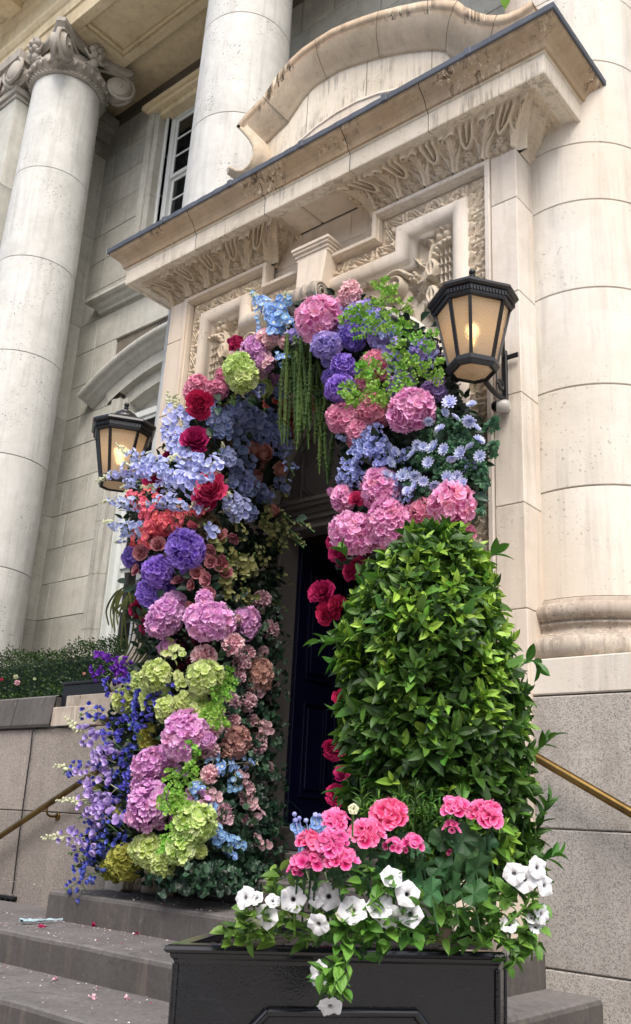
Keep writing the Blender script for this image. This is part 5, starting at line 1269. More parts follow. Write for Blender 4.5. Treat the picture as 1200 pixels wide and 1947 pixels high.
# sky blue delphiniums
for pts, r, n in [([(545,625),(520,600),(497,575),(478,558)],24,44), ([(530,640),(525,610),(535,580),(548,552)],24,44), ([(500,620),(492,590),(488,562),(470,548)],16,18), ([(550,620),(530,615),(505,610)],22,34),([(505,645),(498,630),(490,622)],14,16),([(545,690),(535,680),(528,672)],16,16),
  ([(400,1470),(430,1455),(465,1450),(490,1452)],20,40), ([(400,1460),(410,1440),(415,1430)],14,16), ([(385,1510),(375,1500),(365,1490)],18,26), ([(440,1500),(450,1480),(440,1465)],16,20), ([(390,1560),(400,1540),(410,1520)],18,24), ([(420,1600),(405,1575),(395,1560)],20,30), ([(455,1610),(435,1600),(415,1590)],18,30), ([(440,1625),(430,1610),(420,1598)],14,18), ([(365,1660),(360,1650),(362,1642)],12,10), ([(545,580),(548,565),(552,555)],10,8),([(600,590),(600,570),(602,552)],10,8)]:
    spike('delphinium_spike', pts, r, FLORET5, 'skyblue', n, fr=(.7, .38), tail=.2, label='sky blue delphinium spike')
# blue violet bellflowers, left foot of the arch
bl = []
for (x, y) in [(260,1320),(240,1345),(275,1360),(225,1380),(200,1375),(255,1390),(215,1410),(240,1430),(265,1375),(175,1350),(235,1300),(205,1300),(250,1470),(225,1470),(200,1450),(225,1500),(250,1500),(215,1530),(235,1570),(210,1570),(180,1590),(200,1600),(160,1620),(180,1635),(215,1620),(165,1655),(150,1680),(185,1660),(145,1460),(250,1530),(260,1340),(290,1330),(310,1340),(245,1450),(255,1420),(230,1545),(195,1495),(190,1620),(230,1600),(330,1305),(180,1560)]: bl.append((x, y))
for (x, y) in bl:
    a = rng.uniform(-2.6, -.2) if x > 200 else rng.uniform(2.4, 3.9)
    p2 = (x+30*math.cos(a), y+18*math.sin(a)); spike('bellflower', [(x+16, y+14), (x, y), p2], 19, FLORET5C, 'bluviolet', 13, bud='stem', dy=rng.uniform(-.02, .08), fr=(.7, .45), tail=.15, label='blue violet bellflower stem', spread=1.1)
for (x, y) in [(200,1255),(225,1265),(185,1275),(215,1280),(235,1262),(190,1252),(230,1285),(300,1300),(255,1290)]:
    spike('sweet_pea', [(x+14, y+12), (x, y), (x-10, y-9)], 15, FLORET5C, 'purple' if x < 240 else 'bluviolet', 9, bud='stem', dy=.05, fr=(.7, .6), tail=.1, label='deep purple sweet pea')
# lilac snapdragons pointing to the left
for pts in [[(215,1435),(185,1415),(160,1395),(122,1366)], [(225,1500),(190,1480),(150,1465),(104,1456)], [(235,1580),(205,1555),(170,1530),(108,1520)], [(200,1600),(170,1595),(130,1590),(80,1592)], [(215,1545),(185,1530),(160,1520)], [(220,1450),(195,1440),(175,1425)], [(190,1500),(180,1510),(178,1525)]]:
    spike('snapdragon_spike', pts, 25, FLORET5C, 'lilac', 34, bud='cream', fr=(.75, .48), tail=.36, label='lilac snapdragon spike with cream buds')
# small yellow green flowers in the shade of the reveal
for k in range(26):
    x = rng.uniform(415, 545); y = rng.uniform(985, 1150) if k < 20 else rng.uniform(930, 1010)
    if x > 500 and y > 1060: continue
    spike('green_flower_sprig', [(x+10, y+18), (x, y), (x+rng.uniform(-12, 16), y-20)], 14, FLORET5, 'yellowgreen', 16, bud='stem', dy=-.03, fr=(.7, .34), tail=.1, label='small yellow green flower sprig')
for (x, y) in [(560,1010),(570,1030),(552,985),(545,1000),(590,1000),(575,1025),(548,1100),(540,1150)]:
    spike('green_flower_sprig', [(x-20, y-10), (x-5, y), (x+8, y+12)], 9, FLORET5, 'yellowgreen', 7, bud='stem', dy=0, fr=(.7, .4), tail=.1, label='small yellow green flower sprig')

# maidenhair fern sprays
def fern(pts, rpx, n, mat='lf_fern', dy=-.09, droop=.3, leaf=None, ls=.26):
    b = MB(); c = curve(np.array([onY(x, y, depth(x, y)+dy-.03*i) for i, (x, y) in enumerate(pts)]), 10); R0 = rpx*dist(c[0])/FPX
    tube(b, c, .0013, 4, tone=.1)
    for i in range(n):
        t = (i+.5)/n; j = int(t*(len(c)-2)); p = c[j]; tg = unit(c[j+1]-c[j]); sd_ = unit(np.cross(tg, unit(-p)))*(1 if i % 2 else -1)
        dr_ = unit(sd_+tg*.7+rng.normal(0, .2, 3)); L = R0*(1-.5*t)*rng.uniform(.7, 1.1); c2 = [p, p+dr_*L*.5, p+dr_*L+np.array([0, 0, -droop*L])]
        tube(b, c2, .0009, 3, tone=.1)
        for k in range(5):
            q_ = np.array(c2[0])+(np.array(c2[2])-c2[0])*(k+1)/5
            for sg in (-1, 1):
                yv = unit(dr_*.4+np.cross(dr_, unit(-p))*sg+rng.normal(0, .25, 3)); b.add(DISC if leaf is None else leaf, mat4(frame2(yv, jit(unit(-p)+(0, 0, .4), .35)), q_, R0*ls*rng.uniform(.8, 1.25)), tone=float(np.clip(rng.normal(.55, .25), 0, 1)))
    return part_at('fern_frond', b, M[mat], arch, label='bright green maidenhair fern frond' if mat == 'lf_fern' else 'leafy sprig')
for pts in [[(720,640),(722,600),(735,560),(742,520)], [(730,640),(755,610),(765,580),(785,572)], [(650,620),(672,600),(690,585)], [(700,640),(690,610),(680,590)], [(745,620),(715,590),(700,572)], [(740,700),(755,670),(770,655)], [(800,720),(820,700),(845,690)], [(790,660),(805,645),(830,640)], [(700,760),(715,740),(735,735)],
    [(660,770),(680,752),(720,745)], [(720,720),(705,700),(690,715)], [(730,780),(740,765),(735,745)], [(740,690),(760,715),(775,735)], [(760,690),(790,700),(800,680)], [(690,740),(668,740),(655,750)], [(690,670),(700,690),(695,700)], [(720,555),(730,545),(742,560)], [(740,640),(760,632),(770,610)],
    [(400,1300),(420,1295),(435,1280)], [(400,1345),(415,1365),(425,1380)], [(410,1330),(400,1350),(392,1370)], [(425,1265),(435,1290),(425,1310)], [(345,1455),(330,1480),(335,1510)], [(345,1480),(360,1465),(372,1450)], [(360,1520),(345,1535),(330,1545)], [(350,1440),(360,1425),(365,1410)], [(330,1580),(320,1600),(315,1620)], [(345,1560),(335,1575),(340,1600)], [(320,1500),(318,1520),(325,1540)], [(350,1500),(340,1520),(355,1535)], [(395,1310),(415,1315),(432,1330)], [(335,1610),(345,1590),(360,1575)]]:
    fern(pts, 34 if pts[0][0] > 500 else 25, 9, ls=.15 if pts[0][0] > 500 else .2)
# blue green round leaved sprigs, right shoulder
for k in range(44):
    x = rng.uniform(745, 930); y = rng.uniform(770, 955)
    if x > 900 and y > 930 or x < 790 and y < 845 or x > 885 and y < 815: continue
    a = rng.uniform(-1.4, .9); fern([(x, y), (x+18*math.cos(a), y+18*math.sin(a)), (x+34*math.cos(a), y+34*math.sin(a)+6)], 14, 6, 'lf_blue', .0, .2, leaf=LEAFW, ls=.75)
# hanging amaranth
def amaranth(px, py, n, wpx, lpx, mat, dy):
    for i in range(n):
        b = MB(); x = px+rng.uniform(-.5, .5)*wpx; L = lpx*rng.uniform(.6, 1.05); Y = depth(px, py)+dy+rng.uniform(0, .12)
        sw = rng.normal(0, 11); p = [onY(x, py+rng.uniform(-8, 8), Y)]; p1 = onY(x+sw*.5+rng.normal(0, 5), py+L*.5, Y-.03*rng.random()); p2 = onY(x+sw+rng.normal(0, 3), py+L, Y)
        c = curve([p[0], p1, p2], 22); rr = .0075*np.abs(np.sin(np.arange(len(c))*1.7))+.0045; rr[-10:] *= np.linspace(1, .35, 10); tube(b, c, rr, 5, tone=float(rng.uniform(.2, .8)))
        for _ in range(70):
            j = rng.integers(0, len(c)-3); b.add(ICO1, mat4(None, c[j]+rng.normal(0, .008, 3), rng.uniform(.003, .0075)), tone=float(rng.uniform(.2, 1)))
        part_at('amaranth_strand', b, M[mat], arch, label='hanging green amaranth strand')
amaranth(568, 640, 26, 56, 225, 'amar', -.02); amaranth(625, 700, 9, 26, 215, 'amar', .05); amaranth(578, 690, 10, 60, 160, 'amar', .03)
# olive drooping spray at the left side
for k in range(26):
    b = MB(); x0 = 262+rng.uniform(-8, 14); y0_ = 1105+rng.uniform(-5, 30); xe = rng.uniform(200, 285); ye = rng.uniform(1165, 1235)
    c = curve([onY(x0, y0_, 3.74), onY((x0+xe)/2-8, y0_+18, 3.70), onY(xe, (y0_+ye)/2+10, 3.70), onY(xe+rng.normal(0, 4), ye, 3.72)], 8)
    tube(b, c, [.002]*8+[.007]*8+[.006]*6+list(np.linspace(.006, .002, len(c)-22)), 5, tone=float(rng.uniform(.2, .8))); part_at('amaranth_strand', b, M['amarb'], arch, label='drooping olive amaranth strand')
for k in range(10):
    b = MB(); x0 = 275+rng.uniform(-20, 30); c = curve([onY(x0, 1180+rng.uniform(-20, 30), 3.78), onY(x0-10, 1230, 3.76), onY(x0-25-rng.uniform(0, 20), 1270, 3.76)], 10); tube(b, c, .006, 5, tone=float(rng.uniform(.2, .8))); part_at('amaranth_strand', b, M['amarb'], arch, label='drooping olive amaranth strand')

# foliage filling the arch, and the moss core it is stuck in
REG = [  # outline of the arch body in survey pixels
 [(345,780),(400,745),(430,690),(480,640),(540,610),(600,560),(680,560),(770,600),(840,650),(870,720),(920,800),(930,900),(900,1020),(880,1060),(660,1100),(640,1080),(645,1040),(640,960),(650,900),(640,840),(620,760),(560,760),(545,900),(520,960),(545,1050),(530,1250),(530,1420),(525,1600),(500,1680),(300,1685),(150,1650),(190,1500),(210,1400),(220,1300),(270,1250),(240,1150),(255,1050),(230,980),(240,900),(290,880)]]
def inpoly(x, y, p):
    c = False; j = len(p)-1
    for i in range(len(p)):
        xi, yi = p[i]; xj, yj = p[j]
        if (yi > y) != (yj > y) and x < (xj-xi)*(y-yi)/(yj-yi)+xi: c = not c
        j = i
    return c
def shrink(p, k): c = np.mean(p, 0); return p
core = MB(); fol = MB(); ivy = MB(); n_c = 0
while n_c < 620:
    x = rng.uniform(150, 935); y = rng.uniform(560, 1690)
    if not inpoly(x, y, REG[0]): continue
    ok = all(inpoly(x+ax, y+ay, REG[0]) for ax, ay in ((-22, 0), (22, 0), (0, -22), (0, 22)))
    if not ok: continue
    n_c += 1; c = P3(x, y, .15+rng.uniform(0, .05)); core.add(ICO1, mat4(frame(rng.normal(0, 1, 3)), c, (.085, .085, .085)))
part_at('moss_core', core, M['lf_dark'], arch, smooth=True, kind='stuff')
n_l = 0
while n_l < 5200:
    x = rng.uniform(140, 950); y = rng.uniform(555, 1700)
    if not inpoly(x, y, REG[0]): continue
    n_l += 1; dy = rng.uniform(.02, .16); c = P3(x, y, dy); s_ = rng.uniform(.035, .07)
    if x > 420 and y > 1130 or y > 1640 and x > 280: ivy.add(IVY, mat4(frame2(jit((0, -.3, -.6), .6), jit(unit(-c), .5)), P3(x, y, dy-.08), s_*.85), tone=float(rng.uniform(0, 1)))
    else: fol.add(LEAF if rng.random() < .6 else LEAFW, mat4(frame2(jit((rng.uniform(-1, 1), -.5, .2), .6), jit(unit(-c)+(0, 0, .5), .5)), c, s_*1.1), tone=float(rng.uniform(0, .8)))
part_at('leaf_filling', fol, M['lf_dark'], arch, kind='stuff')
for k in range(420):      # ivy hanging into the doorway and along the landing
    if k < 240: x = rng.uniform(470, 548); y = rng.uniform(1180, 1690); Yq = depth(x, y)+rng.uniform(-.05, .05)
    else: x = rng.uniform(300, 520); y = rng.uniform(1640, 1697); Yq = depth(x, y)+rng.uniform(-.1, .0)
    c = onY(x, y, Yq); ivy.add(IVY, mat4(frame2(jit((.3, -.4, -.5), .6), jit(unit(-c), .4)), c, rng.uniform(.03, .05)), tone=float(rng.uniform(0, 1)))
    if k % 6 == 0: tube(ivy, curve([c, c+rng.normal(0, .04, 3), c+rng.normal(0, .07, 3)], 4), .0015, 3)
part_at('ivy', ivy, M['lf_ivy'], arch, kind='stuff')
k = 0
FILL = [((270, 400), (880, 1010), 'delph', FLORET5), ((300, 420), (760, 880), 'delph', FLORET5), ((415, 540), (740, 980), 'delphmute', FLORET5), ((640, 760), (800, 930), 'delph', FLORET5C), ((400, 480), (990, 1140), 'yellowgreen', FLORET5), ((620, 760), (590, 720), 'lavender', FLORET5), ((430, 520), (640, 760), 'palepink', FLORET5), ((270, 420), (1200, 1350), 'lime', FLORET5), ((260, 400), (1420, 1600), 'orchid', FLORET5), ((400, 500), (1280, 1600), 'dustpink', FLORET5), ((560, 640), (980, 900), 'delphmute', FLORET5)]
for (xr_, yr_, m_, fl_) in FILL:
    for q_ in range(9):
        x, y = rng.uniform(*xr_), rng.uniform(min(yr_), max(yr_))
        if not inpoly(x, y, REG[0]): continue
        spike('floret_cluster', [(x+8, y+14), (x, y), (x-8, y-12)], 17, fl_, m_, 15, bud='stem', dy=.01, fr=(.7, .42), tail=.05)
# larger single dark leaves that show between the blooms
for k, (x, y) in enumerate([(415,775),(405,830),(345,1110),(360,1120),(372,1090),(335,1098),(460,1290),(720,835),(860,880),(300,1135),(320,890),(285,890),(270,1150),(255,1120),(238,1110),(420,1110),(410,750),(350,1290),(840,840),(700,1090),(585,985),(905,940),(820,620),(800,610),(795,640),(815,650),(300,1400),(445,1460),(475,1560),(470,1600)]):
    b = MB(); c = P3(x, y, -.04); b.add(LEAFW, mat4(frame2(jit((rng.uniform(-1, 1), -.3, rng.uniform(-.6, .6)), .3), jit(unit(-c)+(0, 0, .3), .3)), c, .085), tone=.6); part_at('leaf', b, M['lf_dark'] if k % 3 else M['lf_ivy'], arch)
# dark gap in the arch behind the right lantern side
# ---------------------------------------------------------------- planter box in front
def atz(px, py, zc): return ray(px, py)*zc
pA, pB = onZ(322, 1795, -.268), onZ(955, 1810, -.268)
dB = np.array([-.45, .89, 0.]); dB /= np.linalg.norm(dB)
pC, pD = pB+dB*.52, pA+dB*.52
fr_d = unit(pB-pA); fr_n = unit(np.cross(fr_d, (0, 0, 1)))       # outward front normal
pbx = thing('planter', 'large black gloss painted planter box with raised panel moulding holding the bay bush', 'planter box', tuple((pA+pC)/2*[1, 1, 0]+[0, 0, ZG]))
def ring_q(off, z):
    c = (pA+pB+pC+pD)/4; out = []
    Q = [pA, pB, pC, pD]
    for i in range(4):
        p, a, n_ = Q[i], Q[i-1], Q[(i+1) % 4]; d1 = unit(p-a); d2 = unit(n_-p); n1 = np.cross(d1, (0, 0, 1)); n2 = np.cross(d2, (0, 0, 1)); m_ = n1+n2; m_ /= (m_ @ n1)
        v = p+m_*off; out.append((v[0], v[1], z))
    return out
zt = -.268
b = MB(); grid(b, np.array([ring_q(o, z) for o, z in ((-.035, -.30), (-.035, zt-.002), (-.03, zt), (.0, zt), (.006, zt-.003), (.008, zt-.010), (.004, zt-.016), (-.002, zt-.019), (-.003, zt-.026), (-.008, zt-.032), (-.010, zt-.040))])[:, ::1], closed_v=True); part_at('rim', b, M['trim'], pbx)
b = MB(); grid(b, np.array([ring_q(o, z) for o, z in ((-.012, zt-.036), (-.013, zt-.08), (-.022, ZG+.05), (-.022, ZG))]), closed_v=True); part_at('body', b, M['planter'], pbx)
for i in range(4):     # corner battens
    Q = [np.array(q) for q in ring_q(-.012, zt-.04)]; Q2 = [np.array(q) for q in ring_q(-.021, ZG)]; b = MB(); tube(b, [Q[i], Q2[i]], .008, 8); part_at('corner_bead', b, M['planter'], pbx)
b = MB(); grid(b, np.array([ring_q(.005, ZG+.09), ring_q(.005, ZG)]), closed_v=True); grid(b, np.array([ring_q(-.02, ZG+.10), ring_q(.005, ZG+.09)]), closed_v=True); part_at('plinth_board', b, M['planter'], pbx)
Lf = np.linalg.norm(pB-pA)
def onfront(u, z): 
    t = (z-(zt-.04))/(ZG-(zt-.04)); o = -.012-.009*t; return pA+fr_d*u+fr_n*(o+.004)+np.array([0, 0, z-pA[2]])
b = MB(); zt2 = zt-.135; oct_p = [(.235, zt2), (Lf-.215, zt2), (Lf-.125, zt2-.10), (Lf-.125, ZG+.24), (Lf-.215, ZG+.15), (.235, ZG+.15), (.135, ZG+.24), (.135, zt2-.10)]
for i in range(8):
    p, q = onfront(*oct_p[i]), onfront(*oct_p[(i+1) % 8]); b = MB(); tube(b, [p-(q-p)*.004, p+(q-p)*.5, q+(q-p)*.004], .0105, 12); part_at('panel_moulding', b, M['trim'], pbx, smooth=True)
b = MB(); Q = ring_q(-.03, zt-.02); b.add(T_(Q, q=[(0, 1, 2, 3)])); 
for k in range(160):
    u, v = rng.uniform(.05, .95, 2); p = pA+(pB-pA)*u+(pD-pA)*v; b.add(ICO1, mat4(None, (p[0], p[1], zt-.02), (.018, .018, .01)))
part_at('soil', b, M['soil'], pbx, kind='stuff')
# chipped paint at the right front corner
b = MB(); p = np.array(ring_q(.0082, zt-.010)[1]); 
for k in range(9): b.add(ICO1, mat4(frame(rng.normal(0, 1, 3)), p+fr_d*(-.002-.003*k)+rng.normal(0, .0012, 3)+np.array([0, 0, .002]), (.003, .003, .0016)))
part_at('paint_chip', b, M['white_plastic'], pbx, kind='stuff')

# ---------------------------------------------------------------- bay bush
bc = np.array([-1.44, 2.29]); bush = thing('bay_bush', 'bell shaped clipped green bay bush growing from the black planter', 'bush', (bc[0], bc[1], zt))
# silhouette in survey pixels: (py, left, right) at the bush distance
SIL = [(1028, 812, 862), (1045, 775, 890), (1070, 738, 905), (1100, 716, 912), (1150, 684, 930), (1200, 662, 950), (1250, 650, 970), (1300, 652, 984), (1350, 655, 990), (1400, 658, 994), (1450, 660, 998), (1500, 664, 1000), (1560, 675, 1004), (1620, 710, 1008), (1680, 765, 1008)]
ZB = 2.60
prof = []
for py, l, r in SIL:
    a, c = atz(l, py, ZB), atz(r, py, ZB); m_ = (a+c)/2; prof.append((m_[2], m_[0], m_[1], np.linalg.norm(a-c)/2*.97))
prof.sort()
pz = np.array([p[0] for p in prof]); pX = np.array([p[1] for p in prof]); pY = np.array([p[2] for p in prof]); pR_ = np.array([p[3] for p in prof])
def bpt(a, z, k=1.):
    r = np.interp(z, pz, pR_)*k; return np.array([np.interp(z, pz, pX)+r*math.cos(a), np.interp(z, pz, pY)+r*math.sin(a), z])
zlo, zhi = pz[0], pz[-1]
b = MB(); tube(b, curve([(bc[0], bc[1], zt-.02), (bc[0]+.01, bc[1], zt+.25), (bc[0]+.0, bc[1]-.02, zt+.7)], 8), np.linspace(.022, .01, 17), 8)
for k in range(60):
    a = rng.uniform(0, 6.28); z = rng.uniform(zlo+.05, zhi-.05); p0 = np.array([bc[0], bc[1], max(zt+.08, z-.22)]); p1 = bpt(a, z, .85); tube(b, curve([p0, (p0+p1)/2+(0, 0, -.03), p1], 5), np.linspace(.006, .002, 11), 4)
part_at('trunk', b, M['bark'], bush, smooth=True)
old = MB(); young = MB(); singles = []
ns = 0
view = unit(-np.array([pX.mean(), pY.mean(), 0]))
for k in range(1300):
    z = zlo+(zhi-zlo)*rng.uniform(0, 1)**.92; a = rng.uniform(0, 6.28); hole = math.sin(a*3+z*9)*math.sin(a*2.1-z*14+1.3)
    if rng.random() < .35: a = math.atan2(view[1], view[0])+rng.normal(0, .9)
    dpt = 1-abs(rng.normal(0, .10))-(.16 if hole > .55 else 0); tipz = z
    root = bpt(a, z, dpt*.94); out = unit(np.array([math.cos(a), math.sin(a), .35+.8*max(0, (z-zhi+.15)/.15)])); top = z > zhi-.06
    if top: root = bpt(a, zhi-.02, rng.uniform(0, 1)); out = jit((0, 0, 1), .35)
    tip = unit(out+rng.normal(0, .32, 3)+np.array([0, 0, .15])); n = rng.integers(5, 9); isy = rng.random() < (.16+1.1*max(0, (z-zlo)/(zhi-zlo)-.35)) and dpt > .90
    for i in range(n):
        t = i/n; sp_ = frame(tip, i*2.4+k); dr_ = unit(sp_ @ np.array([math.cos(0), math.sin(0), .35+1.0*t])); L = rng.uniform(.042, .084)*(1-.35*t)*(.85 if isy else 1)
        nrm = unit(tip*.9-dr_*.4+rng.normal(0, .18, 3)); Mx = mat4(frame2(dr_, nrm), root+tip*(.045*t), L)
        facing = (unit(-root) @ out) > .15
        if facing and dpt > .93 and rng.random() < .5: singles.append((Mx, isy, L, float(np.clip(rng.normal(.8 if isy else .5, .2), 0, 1))))
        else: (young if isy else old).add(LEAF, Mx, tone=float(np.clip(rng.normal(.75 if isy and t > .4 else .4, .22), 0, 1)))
lm = []
for s_ in range(6):
    m_ = MB(); m_.add(leaf_t((.40, .44, .34, .46, .42, .38)[s_], 1, (.22, .1, .3, .15, .25, .05)[s_], (.12, .25, 0., -.1, .3, .18)[s_], 5), None, tone=(.5, .9, .3, .7, .6, 1.)[s_]); lm.append(m_.mesh('leaf'))
order = rng.permutation(len(singles))
for q_, idx in enumerate(order):
    Mx, isy, L, tn = singles[idx]
    if q_ < 298:
        o = obj('leaf', lm[q_ % 6], M['lf_bay'] if isy else M['lf_bayd'], bush); M2 = Mx.copy(); M2[:3, 3] -= np.array([bc[0], bc[1], zt]); o.matrix_local = Matrix(M2.tolist())
    else: (young if isy else old).add(LEAF, Mx, tone=tn)
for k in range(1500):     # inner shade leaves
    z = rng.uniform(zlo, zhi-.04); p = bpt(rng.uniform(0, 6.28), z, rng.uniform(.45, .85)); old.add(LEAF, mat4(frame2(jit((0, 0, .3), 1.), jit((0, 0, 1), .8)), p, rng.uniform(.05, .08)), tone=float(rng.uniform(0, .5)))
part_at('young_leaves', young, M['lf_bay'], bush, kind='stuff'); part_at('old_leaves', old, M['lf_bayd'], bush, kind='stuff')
# a few shoots that break the outline
def shoot(pts, n, zc, L, par, mat='lf_bay', lt=LEAF, name='shoot'):
    b = MB(); c = curve([atz(x, y, zc+dz) for x, y, dz in pts], 8); tube(b, c, .0022, 5, tone=.2)
    for i in range(n):
        t = .2+.8*(i+.5)/n; j = int(t*(len(c)-2)); tg = unit(c[j+1]-c[j]); sp_ = frame(tg, i*2.4); dr_ = unit(sp_ @ np.array([1, 0, .7+.8*t])); b.add(lt, mat4(frame2(dr_, unit(tg+(0, 0, .5)+rng.normal(0, .2, 3))), c[j], L*rng.uniform(.8, 1.15)), tone=float(rng.uniform(.3, .9)))
    return part_at(name, b, M[mat], par)
for pts, n in [([(1000, 1620, 0), (1030, 1560, -.02), (1045, 1510, -.04)], 12), ([(1000, 1440, 0), (1035, 1415, 0), (1050, 1400, 0)], 6), ([(985, 1270, 0), (1010, 1255, 0), (1025, 1272, 0)], 6), ([(930, 1060, 0), (945, 1050, 0)], 5), ([(650, 1220, 0), (625, 1222, 0), (600, 1220, 0)], 6), ([(660, 1250, 0), (635, 1262, 0)], 6), ([(660, 1340, 0), (640, 1350, 0)], 5), ([(660, 1500, 0), (640, 1512, 0)], 5), ([(1010, 1640, 0), (1045, 1630, 0), (1062, 1625, 0)], 7), ([(660, 1060, 0), (650, 1045, 0)], 4), ([(660, 1390, 0), (645, 1400, 0)], 5), ([(1000, 1680, 0), (1035, 1670, 0)], 6)]:
    shoot(pts, n, ZB-.02, .055, bush, 'lf_bayd')

# ---------------------------------------------------------------- planting in the box
def pz3(px, py, zc): return atz(px, py, zc)
def petunia_mesh(seed, n=45):
    R = np.random.default_rng(seed); rings = [(0., -.75, 0), (.10, -.6, .05), (.14, -.3, .12), (.20, -.08, .2), (.45, .03, .5), (.75, .02, .8), (1.0, -.06, 1.)]
    v = []; e = []; ph = R.uniform(0, 6)
    for r, z, ed in rings:
        for i in range(n):
            a = i*2*PI/n; lob = 1-.14*ed*abs(math.sin(a*2.5))**.7*1.0+.0; rf = ed**2*(.09*math.sin(a*5+ph)+.05*math.sin(a*10+ph*2)+.03*math.sin(a*17+ph))
            v.append((r*lob*math.cos(a), r*lob*math.sin(a), z+rf)); e.append(ed)
    q = [(k*n+i, k*n+(i+1) % n, (k+1)*n+(i+1) % n, (k+1)*n+i) for k in range(len(rings)-1) for i in range(n)]
    mb = MB(); mb.add(T_(v, q=q, e=e), tone=.6); return mb.mesh('petunia_bloom', smooth=True)
PET = [petunia_mesh(s_) for s_ in range(4)]
def veined(m):
    """petunia: thin purple-grey veins running out of a dark throat"""
    nt = m.node_tree; b = nt.nodes['Principled BSDF']; tc = nt.nodes.new('ShaderNodeTexCoord'); sx = nt.nodes.new('ShaderNodeSeparateXYZ'); nt.links.new(tc.outputs['Object'], sx.inputs[0])
    an = math_(nt, 'ARCTAN2', sx.outputs[1], sx.outputs[0]); sn = math_(nt, 'ABSOLUTE', math_(nt, 'SINE', math_(nt, 'MULTIPLY', an, 7.5)))
    ae = N(nt, 'ShaderNodeAttribute', attribute_name='edge'); th = math_(nt, 'ADD', math_(nt, 'MULTIPLY', ae.outputs['Fac'], -.13), .12)
    k = math_(nt, 'MULTIPLY', math_(nt, 'LESS_THAN', sn, th), .5)
    src = b.inputs['Base Color'].links[0].from_socket; out = mixc(nt, k, src, lin('#6e5f78'))
    nt.links.new(out, b.inputs['Base Color'])
    for n_ in nt.nodes:
        if n_.type == 'BSDF_TRANSLUCENT': nt.links.new(out, n_.inputs[0])
veined(M['white'])
def bloom(par, mesh, name, c, aim, r, mat, label=None, spin=None):
    Rr = frame(unit(aim), rng.uniform(0, 6.28) if spin is None else spin); o = obj(name, mesh, M[mat], par); Mx = mat4(Rr, c, r); Mx[:3, 3] -= np.array(par.location); o.matrix_local = Matrix(Mx.tolist())
    if label: o['label'] = label
    return o
def camdir(right=0., up=0.): return lambda c: unit(-c/np.linalg.norm(c)+CM[0]*right-CM[1]*up)
def petunia_plant(label, base, zc, blooms, stems, leafz):
    e = thing('petunia', label, 'petunia', tuple(base), 'white petunias along the planter rim')
    for i, (x, y, r, ax, ay, m_) in enumerate(blooms):
        c = pz3(x, y, zc); bloom(e, PET[i % 4], 'bloom', c, camdir(ax, ay)(c), r*zc/FPX*1.14, m_, label='half opened greenish white petunia' if m_ == 'greenwhite' else None)
        b = MB(); aim = camdir(ax, ay)(c); rr = r*zc/FPX; p0 = c-aim*rr*.7; tube(b, curve([p0, p0-aim*.02+(0, 0, -.01), p0-aim*.03+(0, 0, -.05)], 5), .0022, 5, tone=.5)
        for k in range(5): b.add(LEAFN, mat4(frame2(unit(aim+.5*frame(aim) @ np.array([math.cos(k*1.26), math.sin(k*1.26), 0])), frame(aim) @ np.array([math.cos(k*1.26), math.sin(k*1.26), 0])), p0-aim*.012, .028), tone=.6)
        part_at('flower_stalk', b, M['lf_pet'], e)
    b = MB()
    for pts in stems:
        c = curve([pz3(x, y, zc+dz) for x, y, dz in pts], 8); tube(b, c, .0028, 5, tone=.6)
        for i in range(int(len(c)*.9)):
            j = rng.integers(2, len(c)-1); tg = unit(c[j]-c[j-1]); dr_ = unit(frame(tg, rng.uniform(0, 6)) @ np.array([1, 0, .6])); b.add(LEAFW, mat4(frame2(dr_, jit((0, -.2, 1), .4)), c[j], rng.uniform(.022, .042)), tone=float(rng.uniform(.2, .9)))
    for (x0, x1, y0_, y1_, n) in leafz:
        for i in range(n):
            x, y = rng.uniform(x0, x1), rng.uniform(y0_, y1_); c = pz3(x, y, zc+rng.uniform(.0, .12)); b.add(LEAFW if rng.random() < .6 else LEAF, mat4(frame2(jit((rng.uniform(-1, 1), -.6, .1), .5), jit(unit(-c)*.6+np.array([0, 0, .9]), .35)), c, rng.uniform(.022, .05)), tone=float(rng.uniform(.0, .9)))
    part_at('leaves', b, M['lf_pet'], e, kind='stuff')
    return e
petunia_plant('white petunia at the left end of the planter beside a limp green shoot', pA+fr_d*.12, 1.97,
  [(465, 1706, 21, -.9, .5, 'white'), (487, 1707, 14, -.6, .9, 'white'), (507, 1742, 22, -.35, -.1, 'white'), (480, 1758, 17, -.1, -.9, 'greenwhite'), (557, 1709, 24, -.1, .15, 'white'), (519, 1712, 14, .2, .9, 'white'), (625, 1704, 24, 0, .05, 'white'), (602, 1706, 19, -.8, .1, 'white')],
  [[(470, 1790, 0), (475, 1755, 0), (470, 1725, 0)], [(520, 1785, 0), (505, 1760, 0), (500, 1730, 0)], [(560, 1780, 0), (560, 1750, 0), (558, 1725, 0)], [(545, 1740, .05), (525, 1700, .05), (520, 1655, .05)], [(620, 1770, 0), (625, 1740, 0)]],
  [(420, 480, 1755, 1790, 34), (470, 600, 1740, 1795, 60), (600, 660, 1720, 1790, 30), (518, 545, 1655, 1700, 8), (560, 660, 1650, 1720, 26)])
